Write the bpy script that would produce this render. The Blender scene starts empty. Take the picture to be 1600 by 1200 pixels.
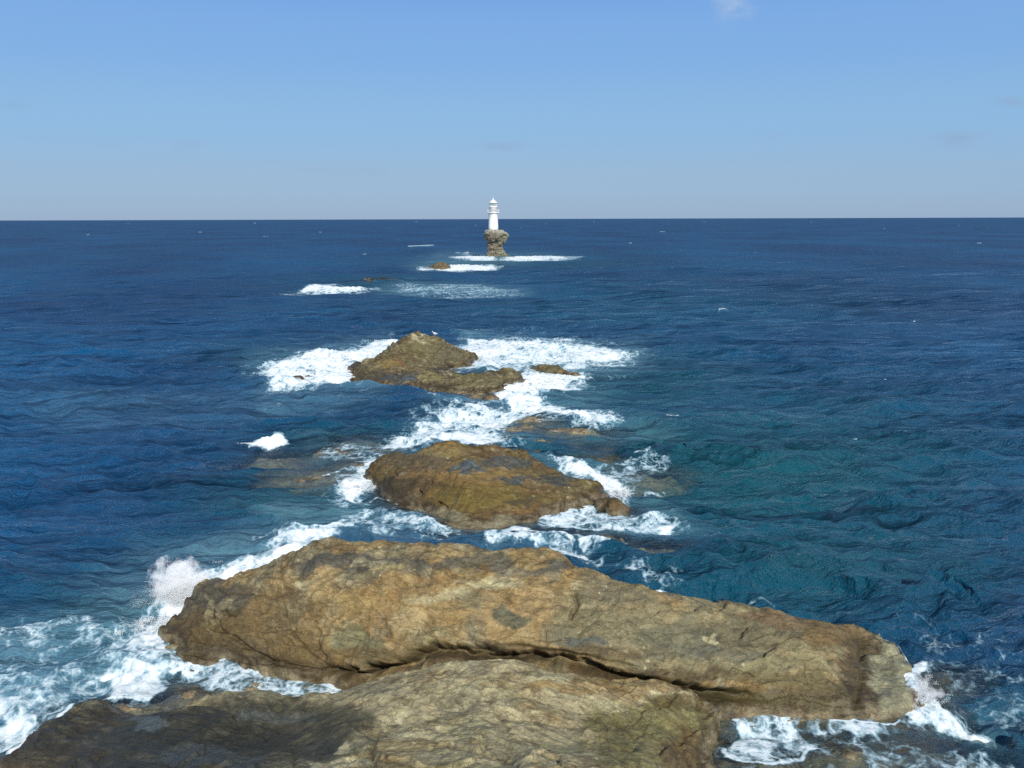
import bpy, math
import numpy as np
R = math.radians
sc = bpy.context.scene
col = sc.collection
f32 = np.float32

# ---------------------------------------------------------------- camera
CH = 12.0                       # camera height above the sea
FPX = 1386.0                    # focal length in pixels of a 1600 px wide picture
PITCH = R(10.55)
ROLL = R(-0.17)
cd = bpy.data.cameras.new('camera'); cam = bpy.data.objects.new('camera', cd); col.objects.link(cam)
cd.sensor_width = 36.0; cd.lens = 36.0*FPX/1600.0
cd.clip_start = 0.1; cd.clip_end = 200000.0
cam.location = (0, 0, CH)
cam.rotation_mode = 'XYZ'
from mathutils import Matrix
cam.matrix_world = Matrix.Translation((0, 0, CH)) @ Matrix.Rotation(math.pi/2-PITCH, 4, 'X') @ Matrix.Rotation(ROLL, 4, 'Z')
sc.camera = cam

# ---------------------------------------------------------------- world, sun, exposure
SUN_EL = R(36.0)
SUN_AZ = R(164.0)               # clockwise from +Y (the view direction): behind the camera, a little to the right
w = bpy.data.worlds.new("World"); sc.world = w; w.use_nodes = True
nt = w.node_tree; N = nt.nodes; Lk = nt.links; N.clear()
out = N.new('ShaderNodeOutputWorld'); bg = N.new('ShaderNodeBackground'); sky = N.new('ShaderNodeTexSky')
sky.sky_type = 'NISHITA'; sky.sun_disc = False
sky.sun_elevation = SUN_EL; sky.sun_rotation = SUN_AZ
sky.altitude = 0; sky.air_density = 1.0; sky.dust_density = 0.6; sky.ozone_density = 1.6
bg.inputs['Strength'].default_value = 0.105
hs = N.new('ShaderNodeHueSaturation'); hs.inputs['Saturation'].default_value = 1.0
tn = N.new('ShaderNodeMixRGB'); tn.blend_type = 'MULTIPLY'; tn.inputs[0].default_value = 1.0
tn.inputs[2].default_value = (1.0, 1.0, 1.0, 1)
# small thin clouds, placed by direction in the sky
tc = N.new('ShaderNodeTexCoord')
def cloud(az, el, sx, sz, amount, scale):
    d = (math.sin(az)*math.cos(el), math.cos(az)*math.cos(el), math.sin(el))
    sub = N.new('ShaderNodeVectorMath'); sub.operation = 'SUBTRACT'; sub.inputs[1].default_value = d
    Lk.new(tc.outputs['Generated'], sub.inputs[0])
    mul = N.new('ShaderNodeVectorMath'); mul.operation = 'MULTIPLY'; mul.inputs[1].default_value = (1/sx, 0.2, 1/sz)
    Lk.new(sub.outputs[0], mul.inputs[0])
    ln = N.new('ShaderNodeVectorMath'); ln.operation = 'LENGTH'; Lk.new(mul.outputs[0], ln.inputs[0])
    mr = N.new('ShaderNodeMapRange'); mr.interpolation_type = 'SMOOTHSTEP'
    mr.inputs['From Min'].default_value = 1.0; mr.inputs['From Max'].default_value = 0.0
    Lk.new(ln.outputs['Value'], mr.inputs['Value'])
    nz = N.new('ShaderNodeTexNoise'); nz.inputs['Scale'].default_value = scale; nz.inputs['Detail'].default_value = 5
    mp = N.new('ShaderNodeMapping'); mp.inputs['Scale'].default_value = (1, 1, 2.4)
    Lk.new(tc.outputs['Generated'], mp.inputs[0]); Lk.new(mp.outputs[0], nz.inputs['Vector'])
    m2 = N.new('ShaderNodeMapRange'); m2.inputs['From Min'].default_value = 0.40; m2.inputs['From Max'].default_value = 0.68
    Lk.new(nz.outputs[0], m2.inputs['Value'])
    ml = N.new('ShaderNodeMath'); ml.operation = 'MULTIPLY'; Lk.new(mr.outputs[0], ml.inputs[0]); Lk.new(m2.outputs[0], ml.inputs[1])
    m3 = N.new('ShaderNodeMath'); m3.operation = 'MULTIPLY'; m3.inputs[1].default_value = amount; Lk.new(ml.outputs[0], m3.inputs[0])
    return m3.outputs[0]
Lk.new(sky.outputs[0], hs.inputs['Color']); Lk.new(hs.outputs[0], tn.inputs[1])
# sea-air haze low in the sky: the blue air the physical sky model leaves out on this side of the sun
sx = N.new('ShaderNodeSeparateXYZ'); Lk.new(tc.outputs['Generated'], sx.inputs[0])
rp = N.new('ShaderNodeValToRGB'); Lk.new(sx.outputs['Z'], rp.inputs[0]); rp.color_ramp.interpolation = 'EASE'
els = [(0.0, (.30, .43, .62)), (.035, (.285, .45, .665)), (.10, (.25, .465, .745)), (.18, (.205, .42, .785)), (.24, (.175, .37, .77))]
while len(rp.color_ramp.elements) < len(els): rp.color_ramp.elements.new(.5)
for e_, (p_, c_) in zip(rp.color_ramp.elements, els): e_.position = p_; e_.color = c_+(1,)
sk = N.new('ShaderNodeVectorMath'); sk.operation = 'SCALE'; sk.inputs['Scale'].default_value = 1/.105; Lk.new(rp.outputs[0], sk.inputs[0])
fm = N.new('ShaderNodeMapRange'); fm.interpolation_type = 'SMOOTHSTEP'; fm.inputs['From Min'].default_value = .22; fm.inputs['From Max'].default_value = .55
fm.inputs['To Min'].default_value = .9; fm.inputs['To Max'].default_value = 0.; Lk.new(sx.outputs['Z'], fm.inputs['Value'])
hm = N.new('ShaderNodeMixRGB'); Lk.new(fm.outputs[0], hm.inputs[0]); Lk.new(tn.outputs[0], hm.inputs[1]); Lk.new(sk.outputs[0], hm.inputs[2])
last = hm.outputs[0]
SKY_CLOUDS = [(R(13.5), R(12.6), .030, .034, .95, 20), (R(-21), R(4.2), .07, .014, .5, 16), (R(-29), R(6.3), .05, .010, .55, 18),
              (R(26), R(4.3), .045, .012, .5, 18), (R(-1.0), R(4.4), .06, .009, .6, 20), (R(29), R(6.2), .03, .008, .7, 20), (R(15.5), R(4.9), .03, .006, .5, 20), (R(16.5), R(13.2), .015, .01, .6, 20), (R(-8), R(3.0), .12, .008, .4, 14)]
for i, c in enumerate(SKY_CLOUDS):
    m = N.new('ShaderNodeMixRGB'); Lk.new(cloud(*c), m.inputs[0]); Lk.new(last, m.inputs[1])
    m.inputs[2].default_value = (4.9, 5.9, 6.9, 1) if i == 0 else (2.65, 3.6, 5.3, 1)
    last = m.outputs[0]
Lk.new(last, bg.inputs['Color']); Lk.new(bg.outputs[0], out.inputs[0])

sd = bpy.data.lights.new('sun', 'SUN'); sun = bpy.data.objects.new('sun', sd); col.objects.link(sun)
sd.energy = 4.7; sd.angle = R(0.53); sd.color = (1.0, 0.965, 0.90)
sdir = np.array([math.sin(SUN_AZ)*math.cos(SUN_EL), math.cos(SUN_AZ)*math.cos(SUN_EL), math.sin(SUN_EL)])
from mathutils import Vector
sun.rotation_mode = 'QUATERNION'
sun.rotation_quaternion = Vector(sdir).to_track_quat('Z', 'Y'); sun.location = (20, -20, 40)

sc.view_settings.view_transform = 'Standard'; sc.view_settings.look = 'None'
sc.view_settings.exposure = 0.0; sc.view_settings.gamma = 1.0; sc.view_settings.use_curve_mapping = False
sc.render.engine = 'CYCLES'
sc.cycles.max_bounces = 6; sc.cycles.transparent_max_bounces = 12; sc.cycles.caustics_reflective = False
sc.cycles.use_denoising = False; sc.cycles.sample_clamp_indirect = 1.0; sc.cycles.sample_clamp_direct = 1.6; sc.cycles.denoising_prefilter = 'ACCURATE'; sc.cycles.denoising_input_passes = 'RGB_ALBEDO_NORMAL'

# ---------------------------------------------------------------- projection helpers
cp, sp = math.cos(PITCH), math.sin(PITCH)
cr, sr = math.cos(ROLL), math.sin(ROLL)
Rv = np.array([1., 0, 0]); Uv = np.array([0, sp, cp]); Fv = np.array([0, cp, -sp])
R2 = cr*Rv + sr*Uv; U2 = -sr*Rv + cr*Uv
def Wp(px, py, z=0.0):
    """world point at height z seen at a pixel of the 1600 x 1200 picture"""
    d = Fv + R2*(px-800)/FPX + U2*(600-py)/FPX
    t = (z-CH)/d[2]
    return np.array([d[0]*t, d[1]*t, z])
def proj(P):
    Q = P - np.array([0, 0, CH])
    dep = Q @ Fv
    dep = np.where(dep < .1, .1, dep)
    return 800 + FPX*(Q @ R2)/dep, 600 - FPX*(Q @ U2)/dep

# ---------------------------------------------------------------- noise
rng = np.random.default_rng(7)
PERM = rng.permutation(256).astype(np.int32); PERM = np.concatenate([PERM, PERM, PERM])
GR = rng.normal(size=(256, 3)); GR = (GR/np.linalg.norm(GR, axis=1, keepdims=True)).astype(f32)
def pn(P):
    P = np.asarray(P, dtype=f32)
    I = np.floor(P).astype(np.int32); F = P-I; I &= 255
    S = F*F*F*(F*(F*6-15)+10)
    res = np.zeros(len(P), f32)
    for dx in (0, 1):
        wx = S[:, 0] if dx else 1-S[:, 0]
        a = PERM[(I[:, 0]+dx) & 255]
        for dy in (0, 1):
            wy = S[:, 1] if dy else 1-S[:, 1]
            b = PERM[(a+I[:, 1]+dy) & 255]
            for dz in (0, 1):
                wz = S[:, 2] if dz else 1-S[:, 2]
                g = GR[PERM[(b+I[:, 2]+dz) & 255]]
                res += wx*wy*wz*(g[:, 0]*(F[:, 0]-dx)+g[:, 1]*(F[:, 1]-dy)+g[:, 2]*(F[:, 2]-dz))
    return res*1.6
def fbm(P, o=4, gain=.5, lac=2.03):
    r = np.zeros(len(P), f32); a = 1.
    P = np.asarray(P, dtype=f32)
    for i in range(o):
        r += a*pn(P+17.3*i); P = P*lac; a *= gain
    return r
def ridge(P, o=4):
    r = np.zeros(len(P), f32); a = 1.; P = np.asarray(P, dtype=f32)
    for i in range(o):
        r += a*(1-2*np.abs(pn(P+9.1*i))); P = P*2.07; a *= .5
    return r*.5
def sst(a, b, x):
    t = np.clip((x-a)/(b-a), 0, 1); return t*t*(3-2*t)
def mixc(C, c2, w):
    return C*(1-w[:, None]) + np.array(c2, dtype=f32)[None, :]*w[:, None]

# ---------------------------------------------------------------- object helpers
def tag(o, label=None, cat=None, group=None, kind=None):
    if label: o['label'] = label
    if cat: o['category'] = cat
    if group: o['group'] = group
    if kind: o['kind'] = kind
    return o
def empty(name, loc):
    o = bpy.data.objects.new(name, None); col.objects.link(o); o.location = loc; return o
def mesh_np(name, V, Fq, mat, parent=None, smooth=True):
    """V (n,3); Fq (m,k) uniform polygon size"""
    V = np.ascontiguousarray(V, dtype=f32); Fq = np.ascontiguousarray(Fq, dtype=np.int32)
    me = bpy.data.meshes.new(name); k = Fq.shape[1]; m = len(Fq)
    me.vertices.add(len(V)); me.vertices.foreach_set('co', V.ravel())
    me.loops.add(m*k); me.loops.foreach_set('vertex_index', Fq.ravel())
    me.polygons.add(m); me.polygons.foreach_set('loop_start', np.arange(0, m*k, k, dtype=np.int32))
    me.polygons.foreach_set('loop_total', np.full(m, k, dtype=np.int32))
    me.polygons.foreach_set('use_smooth', np.full(m, smooth, dtype=bool))
    me.materials.append(mat); me.update(calc_edges=True)
    o = bpy.data.objects.new(name, me); col.objects.link(o)
    if parent: o.parent = parent
    return o
def vcol(o, name, C):
    me = o.data; n = len(C)
    a = me.color_attributes.new(name=name, type='FLOAT_COLOR', domain='POINT')
    D = np.ones((n, 4), f32); D[:, :C.shape[1]] = C
    a.data.foreach_set('color', D.ravel())
def vflt(o, name, A):
    a = o.data.attributes.new(name=name, type='FLOAT', domain='POINT')
    a.data.foreach_set('value', np.ascontiguousarray(A, dtype=f32))
def poly_mesh(name, V, Fs, mat, parent=None, smooth=False):
    me = bpy.data.meshes.new(name); me.from_pydata([tuple(map(float, v)) for v in V], [], [tuple(x) for x in Fs])
    me.materials.append(mat)
    me.polygons.foreach_set('use_smooth', [smooth]*len(me.polygons)); me.update()
    o = bpy.data.objects.new(name, me); col.objects.link(o)
    if parent: o.parent = parent
    return o
def node_mat(name):
    m = bpy.data.materials.new(name); m.use_nodes = True
    return m, m.node_tree.nodes, m.node_tree.links

# ---------------------------------------------------------------- rock material
def rock_material():
    m, n, l = node_mat('rock')
    b = n['Principled BSDF']
    at = n.new('ShaderNodeAttribute'); at.attribute_name = 'stone'
    wet = n.new('ShaderNodeAttribute'); wet.attribute_name = 'wet'
    geo = n.new('ShaderNodeNewGeometry')
    mp = n.new('ShaderNodeMapping'); mp.inputs['Scale'].default_value = (1, 1.25, 1.9); mp.inputs['Rotation'].default_value = (R(14), R(-9), R(12))
    l.new(geo.outputs['Position'], mp.inputs[0])
    n1 = n.new('ShaderNodeTexNoise'); n1.inputs['Scale'].default_value = 3.2; n1.inputs['Detail'].default_value = 10; n1.inputs['Roughness'].default_value = .72
    n1.inputs['Distortion'].default_value = .35
    l.new(mp.outputs[0], n1.inputs['Vector'])
    n2 = n.new('ShaderNodeTexNoise'); n2.inputs['Scale'].default_value = 26; n2.inputs['Detail'].default_value = 6; n2.inputs['Roughness'].default_value = .7
    l.new(mp.outputs[0], n2.inputs['Vector'])
    r1 = n.new('ShaderNodeMapRange'); r1.inputs['From Min'].default_value = .3; r1.inputs['From Max'].default_value = .7
    r1.inputs['To Min'].default_value = .58; r1.inputs['To Max'].default_value = 1.42; l.new(n1.outputs[0], r1.inputs['Value'])
    r2 = n.new('ShaderNodeMapRange'); r2.inputs['From Min'].default_value = .3; r2.inputs['From Max'].default_value = .7
    r2.inputs['To Min'].default_value = .72; r2.inputs['To Max'].default_value = 1.3; l.new(n2.outputs[0], r2.inputs['Value'])
    mm = n.new('ShaderNodeMath'); mm.operation = 'MULTIPLY'; l.new(r1.outputs[0], mm.inputs[0]); l.new(r2.outputs[0], mm.inputs[1])
    vm = n.new('ShaderNodeVectorMath'); vm.operation = 'SCALE'; l.new(at.outputs['Color'], vm.inputs[0]); l.new(mm.outputs[0], vm.inputs['Scale'])
    # thin dark fissures
    vo = n.new('ShaderNodeTexVoronoi'); vo.feature = 'DISTANCE_TO_EDGE'; vo.inputs['Scale'].default_value = 1.5
    wp = n.new('ShaderNodeVectorMath'); wp.operation = 'SCALE'; wp.inputs['Scale'].default_value = 1.6
    ad = n.new('ShaderNodeVectorMath'); ad.operation = 'ADD'; l.new(n1.outputs['Color'], wp.inputs[0]); l.new(mp.outputs[0], ad.inputs[0]); l.new(wp.outputs[0], ad.inputs[1])
    l.new(ad.outputs[0], vo.inputs['Vector'])
    rv = n.new('ShaderNodeMapRange'); rv.inputs['From Min'].default_value = .0; rv.inputs['From Max'].default_value = .03
    rv.inputs['To Min'].default_value = .62; l.new(vo.outputs['Distance'], rv.inputs['Value'])
    vm2 = n.new('ShaderNodeVectorMath'); vm2.operation = 'SCALE'; l.new(vm.outputs[0], vm2.inputs[0]); l.new(rv.outputs[0], vm2.inputs['Scale'])
    l.new(vm2.outputs[0], b.inputs['Base Color'])
    rr = n.new('ShaderNodeMapRange'); rr.inputs['To Min'].default_value = .82; rr.inputs['To Max'].default_value = .27
    l.new(wet.outputs['Fac'], rr.inputs['Value']); l.new(rr.outputs[0], b.inputs['Roughness'])
    b.inputs['Specular IOR Level'].default_value = .4
    bh = n.new('ShaderNodeMath'); bh.operation = 'ADD'; 
    s2 = n.new('ShaderNodeMath'); s2.operation = 'MULTIPLY'; s2.inputs[1].default_value = .35; l.new(n2.outputs[0], s2.inputs[0])
    l.new(n1.outputs[0], bh.inputs[0]); l.new(s2.outputs[0], bh.inputs[1])
    s3 = n.new('ShaderNodeMath'); s3.operation = 'ADD'; l.new(bh.outputs[0], s3.inputs[0])
    s4 = n.new('ShaderNodeMath'); s4.operation = 'MULTIPLY'; s4.inputs[1].default_value = .35; l.new(rv.outputs[0], s4.inputs[0]); l.new(s4.outputs[0], s3.inputs[1])
    bp = n.new('ShaderNodeBump'); bp.inputs['Strength'].default_value = .8; bp.inputs['Distance'].default_value = .055
    l.new(s3.outputs[0], bp.inputs['Height']); l.new(bp.outputs[0], b.inputs['Normal'])
    return m
ROCK = rock_material()

# stone colours (linear albedo)
TAN = (.35, .245, .125); OCH = (.31, .185, .065); BRN = (.15, .092, .042); DRK = (.055, .046, .033); GRY = (.20, .185, .145)
BLU = (.115, .13, .145); OLV = (.15, .125, .035); PAL = (.60, .52, .36); GRN = (.21, .20, .13); RED = (.23, .115, .065); CRM = (.40, .33, .22)

FIELDS = []     # sampled height fields of everything the sea washes over
def sample_fields(X, Y):
    H = np.full(X.shape, -9., f32)
    for (x0, y0, dx, A) in FIELDS:
        i = (X-x0)/dx; j = (Y-y0)/dx
        ok = (i >= 0) & (j >= 0) & (i < A.shape[1]-1.001) & (j < A.shape[0]-1.001)
        ii = i[ok]; jj = j[ok]; a = ii.astype(int); b = jj.astype(int); fa = ii-a; fb = jj-b
        h = (A[b, a]*(1-fa)+A[b, a+1]*fa)*(1-fb)+(A[b+1, a]*(1-fa)+A[b+1, a+1]*fa)*fb
        H[ok] = np.maximum(H[ok], h)
    return H

def columns(cols, s=1.0, back=(0.5, 0.75, 2.0), frontdrop=(.7, .8)):
    """profiles {px: [(py, z) front..back]} -> control points in world space, with skirts going down under the sea"""
    P = []
    ks = sorted(cols)
    for k in ks:
        c = cols[k]; pts = [Wp(k, y, z) for y, z in c]
        P += pts
        F0 = pts[0]; B0 = pts[-1]
        P.append(F0+np.array([0, -frontdrop[0]*s, -frontdrop[1]*s])); P.append(F0+np.array([0, -2.4*s, -2.2*s]))
        z = max(B0[2], 0)
        P.append(B0+np.array([0, back[0]*s+back[1]*z, -(z+.3*s)])); P.append(np.array([B0[0], B0[1]+(back[0]+1.6)*s+back[1]*z+.6*z, -back[2]*s]))
    for k, sg in ((ks[0], -1), (ks[-1], 1)):
        for y, z in cols[k]:
            q = Wp(k, y, z)
            P.append(q+np.array([sg*(.55*s), 0, -.75*s])); P.append(q+np.array([sg*2.2*s, 0, -2.2*s]))
    return np.array(P)

def rbf(P, c):
    D = np.sqrt(((P[:, None, :2]-P[None, :, :2])**2).sum(-1)+c*c)
    n = len(P); A = np.zeros((n+3, n+3)); A[:n, :n] = D + np.eye(n)*-.02
    A[:n, n] = 1; A[:n, n+1:] = P[:, :2]; A[n, :n] = 1; A[n+1:, :n] = P[:, :2].T
    b = np.zeros(n+3); b[:n] = P[:, 2]
    wgt = np.linalg.lstsq(A, b, rcond=None)[0]
    def ev(X, Y):
        o = np.zeros(len(X), f32)
        for i in range(0, len(X), 60000):
            x = X[i:i+60000]; y = Y[i:i+60000]
            d = np.sqrt((x[:, None]-P[None, :, 0])**2+(y[:, None]-P[None, :, 1])**2+c*c)
            o[i:i+60000] = d @ wgt[:n] + wgt[n]+wgt[n+1]*x+wgt[n+2]*y
        return o
    return ev

def seg_dist(px, py, pts, ay=1.0):
    """distance of points to a polyline, y stretched by ay, and the fraction along it"""
    D = np.full(px.shape, 1e9, f32); T = np.zeros(px.shape, f32); n = len(pts)-1
    for i in range(n):
        x0, y0 = pts[i]; x1, y1 = pts[i+1]
        vx = x1-x0; vy = (y1-y0)*ay
        t = np.clip(((px-x0)*vx+(py-y0)*ay*vy)/(vx*vx+vy*vy+1e-9), 0, 1)
        d = np.hypot(px-x0-vx*t, (py-y0)*ay-vy*t)
        u = d < D; D = np.where(u, d, D); T = np.where(u, (i+t)/n, T)
    return D, T

def build_rock(name, label, cat, ev, bounds, dx, amp=1.0, palette='tan', blobs=(), cracks=(), seed=0., wetline=.45, group=None, late=(), shape=None, lump=1.0, cut=-1.4):
    x0, x1, y0, y1 = bounds
    nx = int((x1-x0)/dx)+1; ny = int((y1-y0)/dx)+1
    X, Y = np.meshgrid(x0+np.arange(nx)*dx, y0+np.arange(ny)*dx)
    Z = ev(X.ravel(), Y.ravel()).reshape(ny, nx)
    def normals(V):
        A = V.reshape(ny, nx, 3)
        du = np.gradient(A, axis=1); dv = np.gradient(A, axis=0)
        n = np.cross(du, dv); n /= np.linalg.norm(n, axis=2, keepdims=True)+1e-9
        return n.reshape(-1, 3)
    V = np.stack([X.ravel(), Y.ravel(), Z.ravel()], 1)
    Nn = normals(V)
    S = V+seed
    # bedding direction: long axis left-right, gently dipping, folded by a slow warp
    wrp = np.stack([fbm(S*.22, 2), fbm(S*.22+50, 2), fbm(S*.22+90, 2)], 1)
    Q = S+wrp*1.5
    bed = np.stack([Q[:, 0]*.62+Q[:, 2]*.10, Q[:, 1]*.9+Q[:, 0]*.14, Q[:, 2]*2.2-Q[:, 0]*.12+Q[:, 1]*.25], 1)
    big = fbm(S*.42, 3)
    mid = fbm(bed*1.25, 4)
    rd = ridge(bed*.8+5, 4)
    lay = S[:, 2]*2.3+S[:, 1]*.75+S[:, 0]*.16+fbm(S*.22, 3)*1.1+fbm(S*1.1, 4)*.22
    step = (lay-np.floor(lay)); step = (step-sst(.92, 1., step))*sst(-.35, .1, fbm(S*.4+19, 2))
    lay2 = S[:, 2]*5.2+S[:, 1]*1.9+S[:, 0]*.5+fbm(S*.35+3, 3)*1.6+fbm(S*2.1+3, 3)*.3
    st2 = lay2-np.floor(lay2); st2 = (st2-sst(.88, 1., st2))*sst(-.2, .25, fbm(S*.6+29, 2))
    fine = .5*fbm(bed*6., 4, .6)+.7*fbm(S*5.5+5, 5, .65)
    cr1 = np.abs(pn((S+wrp*.8)*np.array([.38, .62, .8])+13)); cr2 = np.abs(pn(bed*1.1+31)); cr3 = np.abs(pn(bed*2.6+71+mid[:, None]*.3))
    d = amp*(.08*lump*big+.035*mid+.26*np.minimum(cr1, .35)+.12*np.minimum(cr2, .3)+.05*cr3-.12+.15*step+.055*st2+.018*fine)
    d *= sst(-1.2, .1, V[:, 2])*.6+.4
    V = V+Nn*d[:, None]
    px, py = proj(V)
    cav = np.zeros(len(V), f32)
    for (pts, wpx, depth) in cracks:
        jx = px+fbm(S*1.3, 3)*wpx*1.1; jy = py+fbm(S*1.3+31, 3)*wpx*1.1
        D, T = seg_dist(jx, jy, pts)
        k = np.exp(-(D/wpx)**2)*sst(0, .12, T)*sst(1, .88, T)
        V = V-(Nn*np.array([1, 1.25, .55]))*(k*depth)[:, None]
        cav = np.maximum(cav, k)
    # colour
    a = fbm(bed*.55+3, 4); b = fbm(S*.7+11, 5); c = fbm(bed*2.6+8, 5, .6); e = fbm(S*.35+77, 3)
    n = len(V); LN = .55 if palette == 'dark' else .22 if palette == 'near' else .38
    if palette == 'tan':
        C = np.tile(np.array(TAN, f32), (n, 1))
        C = mixc(C, OCH, sst(-.1, .5, a)*.75); C = mixc(C, GRY, sst(.0, .5, b)*.75); C = mixc(C, BRN, sst(.15, .6, c)*.7)
        C = mixc(C, GRN, sst(.15, .6, -b)*.5); C = mixc(C, CRM, sst(.34, .62, -c)*.65)
    elif palette == 'brown':
        C = np.tile(np.array(BRN, f32)*1.15, (n, 1))
        C = mixc(C, (.22, .14, .055), sst(-.1, .45, a)*.7); C = mixc(C, OLV, sst(.0, .5, b)*.6); C = mixc(C, BRN, sst(.0, .5, c)*.8)
        C = mixc(C, GRY, sst(.2, .6, -b)*.4); C = mixc(C, CRM, sst(.4, .7, -c)*.45)
    elif palette == 'near':
        C = np.tile(np.array((.42, .35, .23), f32), (n, 1))
        C = mixc(C, (.27, .25, .16), sst(-.1, .4, a)*.6); C = mixc(C, OCH, sst(.1, .6, b)*.4); C = mixc(C, BRN, sst(.1, .6, c)*.5); C = mixc(C, CRM, sst(.2, .55, -c)*.6)
        C = mixc(C, GRY, sst(.2, .5, -b)*.4)
    else:
        C = np.tile(np.array((.19, .15, .09), f32), (n, 1))
        C = mixc(C, OLV, sst(-.1, .45, a)*.4); C = mixc(C, BRN, sst(.0, .5, b)*.6); C = mixc(C, DRK, sst(.05, .5, c)*.6); C = mixc(C, CRM, sst(.25, .6, -c)*.5)
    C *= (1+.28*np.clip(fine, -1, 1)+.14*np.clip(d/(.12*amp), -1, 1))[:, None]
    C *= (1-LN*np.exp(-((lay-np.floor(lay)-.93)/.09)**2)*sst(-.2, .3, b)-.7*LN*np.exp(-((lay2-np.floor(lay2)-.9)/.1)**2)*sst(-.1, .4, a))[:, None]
    wet = np.clip(sst(.2, .6, e)*.25, 0, 1)
    bx = px+fbm(S*1.1+41, 4)*26*.021/dx; by = py+fbm(S*1.1+61, 4)*14*.021/dx
    for (cx, cy, rx, ry, cc, st, wv) in blobs:
        q = ((bx-cx)/rx)**2+((by-cy)/ry)**2
        k = sst(1.35, .55, q)*st
        C = mixc(C, cc, k*(.75+.25*np.clip(1+c, 0, 1))); wet = np.maximum(wet, sst(1.3, .6, q)*wv)
    zz = V[:, 2]+.10*fbm(S*.9, 3)
    wl = sst(wetline, wetline*.35, zz)
    C = mixc(C, BRN, wl*.6); C = C*(1-.55*wl[:, None])
    crust = sst(.30, .10, zz)*sst(-.35, -.02, zz)*np.clip(.5+fbm(S*2.3, 3), 0, 1)
    C = mixc(C, (.34, .27, .19), crust*.75)
    wet = np.maximum(wet, wl*.8)
    for (cx, cy, rx, ry, cc, st, wv) in late:
        q = ((bx-cx)/rx)**2+((by-cy)/ry)**2
        C = mixc(C, cc, sst(1.35, .5, q)*st*(.7+.3*np.clip(.8+c, 0, 1))); wet = np.maximum(wet, sst(1.3, .6, q)*wv)
    # pale chips
    ch = pn(S*np.array([5, 5, 9.])+2)+.5*pn(S*13.)
    C = mixc(C, PAL, sst(.66, .84, ch)*sst(.0, .5, b+.3)*(1-wl)*.7*sst(.09, .17, C.mean(1)))
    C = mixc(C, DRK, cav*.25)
    crs = np.exp(-(cr1/.03)**2)*.5+np.exp(-(cr2/.05)**2)*.3
    C = mixc(C, DRK, crs*sst(-.1, .3, b)*.8)
    C = np.clip(C*np.array([.84, .87, .74])*{'tan': .95, 'brown': .80, 'dark': .80, 'near': 1.}[palette], .012, .75)
    if palette == 'tan': C = (C*.9+C.mean(1, keepdims=True)*.1)*np.array([1.02, 1.0, .9])
    if shape is not None:
        V = shape(V)
    idx = np.arange(nx*ny).reshape(ny, nx)
    Fq = np.stack([idx[:-1, :-1], idx[:-1, 1:], idx[1:, 1:], idx[1:, :-1]], -1).reshape(-1, 4)
    keep = (V[Fq, 2].max(1) > cut); Fq = Fq[keep]
    used = np.zeros(nx*ny, bool); used[Fq.ravel()] = True
    mp = np.cumsum(used)-1
    Va = V[used]
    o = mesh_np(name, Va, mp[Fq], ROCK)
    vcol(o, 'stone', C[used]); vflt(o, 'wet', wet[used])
    FIELDS.append((x0, y0, dx*2, V[:, 2].reshape(ny, nx)[::2, ::2].astype(f32)))
    tag(o, label, cat, group)
    return o
def rock_cols(name, label, cat, cols, dx, s=1.0, c=.35, pad=2.2, back=(0.5, .75, 2.0), frontdrop=(.7, .8), **kw):
    P = columns(cols, s, back, frontdrop); ev = rbf(P, c*s)
    b = (P[:, 0].min()+.3*s, P[:, 0].max()-.3*s, P[:, 1].min()+.3*s, P[:, 1].max()-.3*s)
    return build_rock(name, label, cat, ev, b, dx, **kw)
def rock_domes(name, label, cat, domes, dx, seed=0., sink=.06, **kw):
    """low ledge: union of flattened domes (px, py, ztop, rx, ry, rot)"""
    D = [(Wp(px, py, 0.), z, rx, ry, R(rot)) for (px, py, z, rx, ry, rot) in domes]
    def ev(X, Y):
        S = np.stack([X, Y, 0*X], 1)+seed
        wx = fbm(S*.5, 3)*.7; wy = fbm(S*.5+40, 3)*.7
        H = np.full(X.shape, -3., f32)
        for p, z, rx, ry, a in D:
            x = X-p[0]+wx*min(1, rx*.35); y = Y-p[1]+wy*min(1, ry*.35)
            u = (x*math.cos(a)+y*math.sin(a))/rx; v = (-x*math.sin(a)+y*math.cos(a))/ry
            q = u*u+v*v
            H = np.maximum(H, z+.12-(.12+.9*np.minimum(1, (rx+ry)*.4))*q)
        return H-.05-sink+.10*fbm(S*1.1+9, 3)
    xs = [(p[0]-1.9*max(rx, ry), p[0]+1.9*max(rx, ry), p[1]-1.9*max(rx, ry), p[1]+1.9*max(rx, ry)) for p, z, rx, ry, a in D]
    b = (min(x[0] for x in xs), max(x[1] for x in xs), min(x[2] for x in xs), max(x[3] for x in xs))
    return build_rock(name, label, cat, ev, b, dx, seed=seed, **kw)

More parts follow.
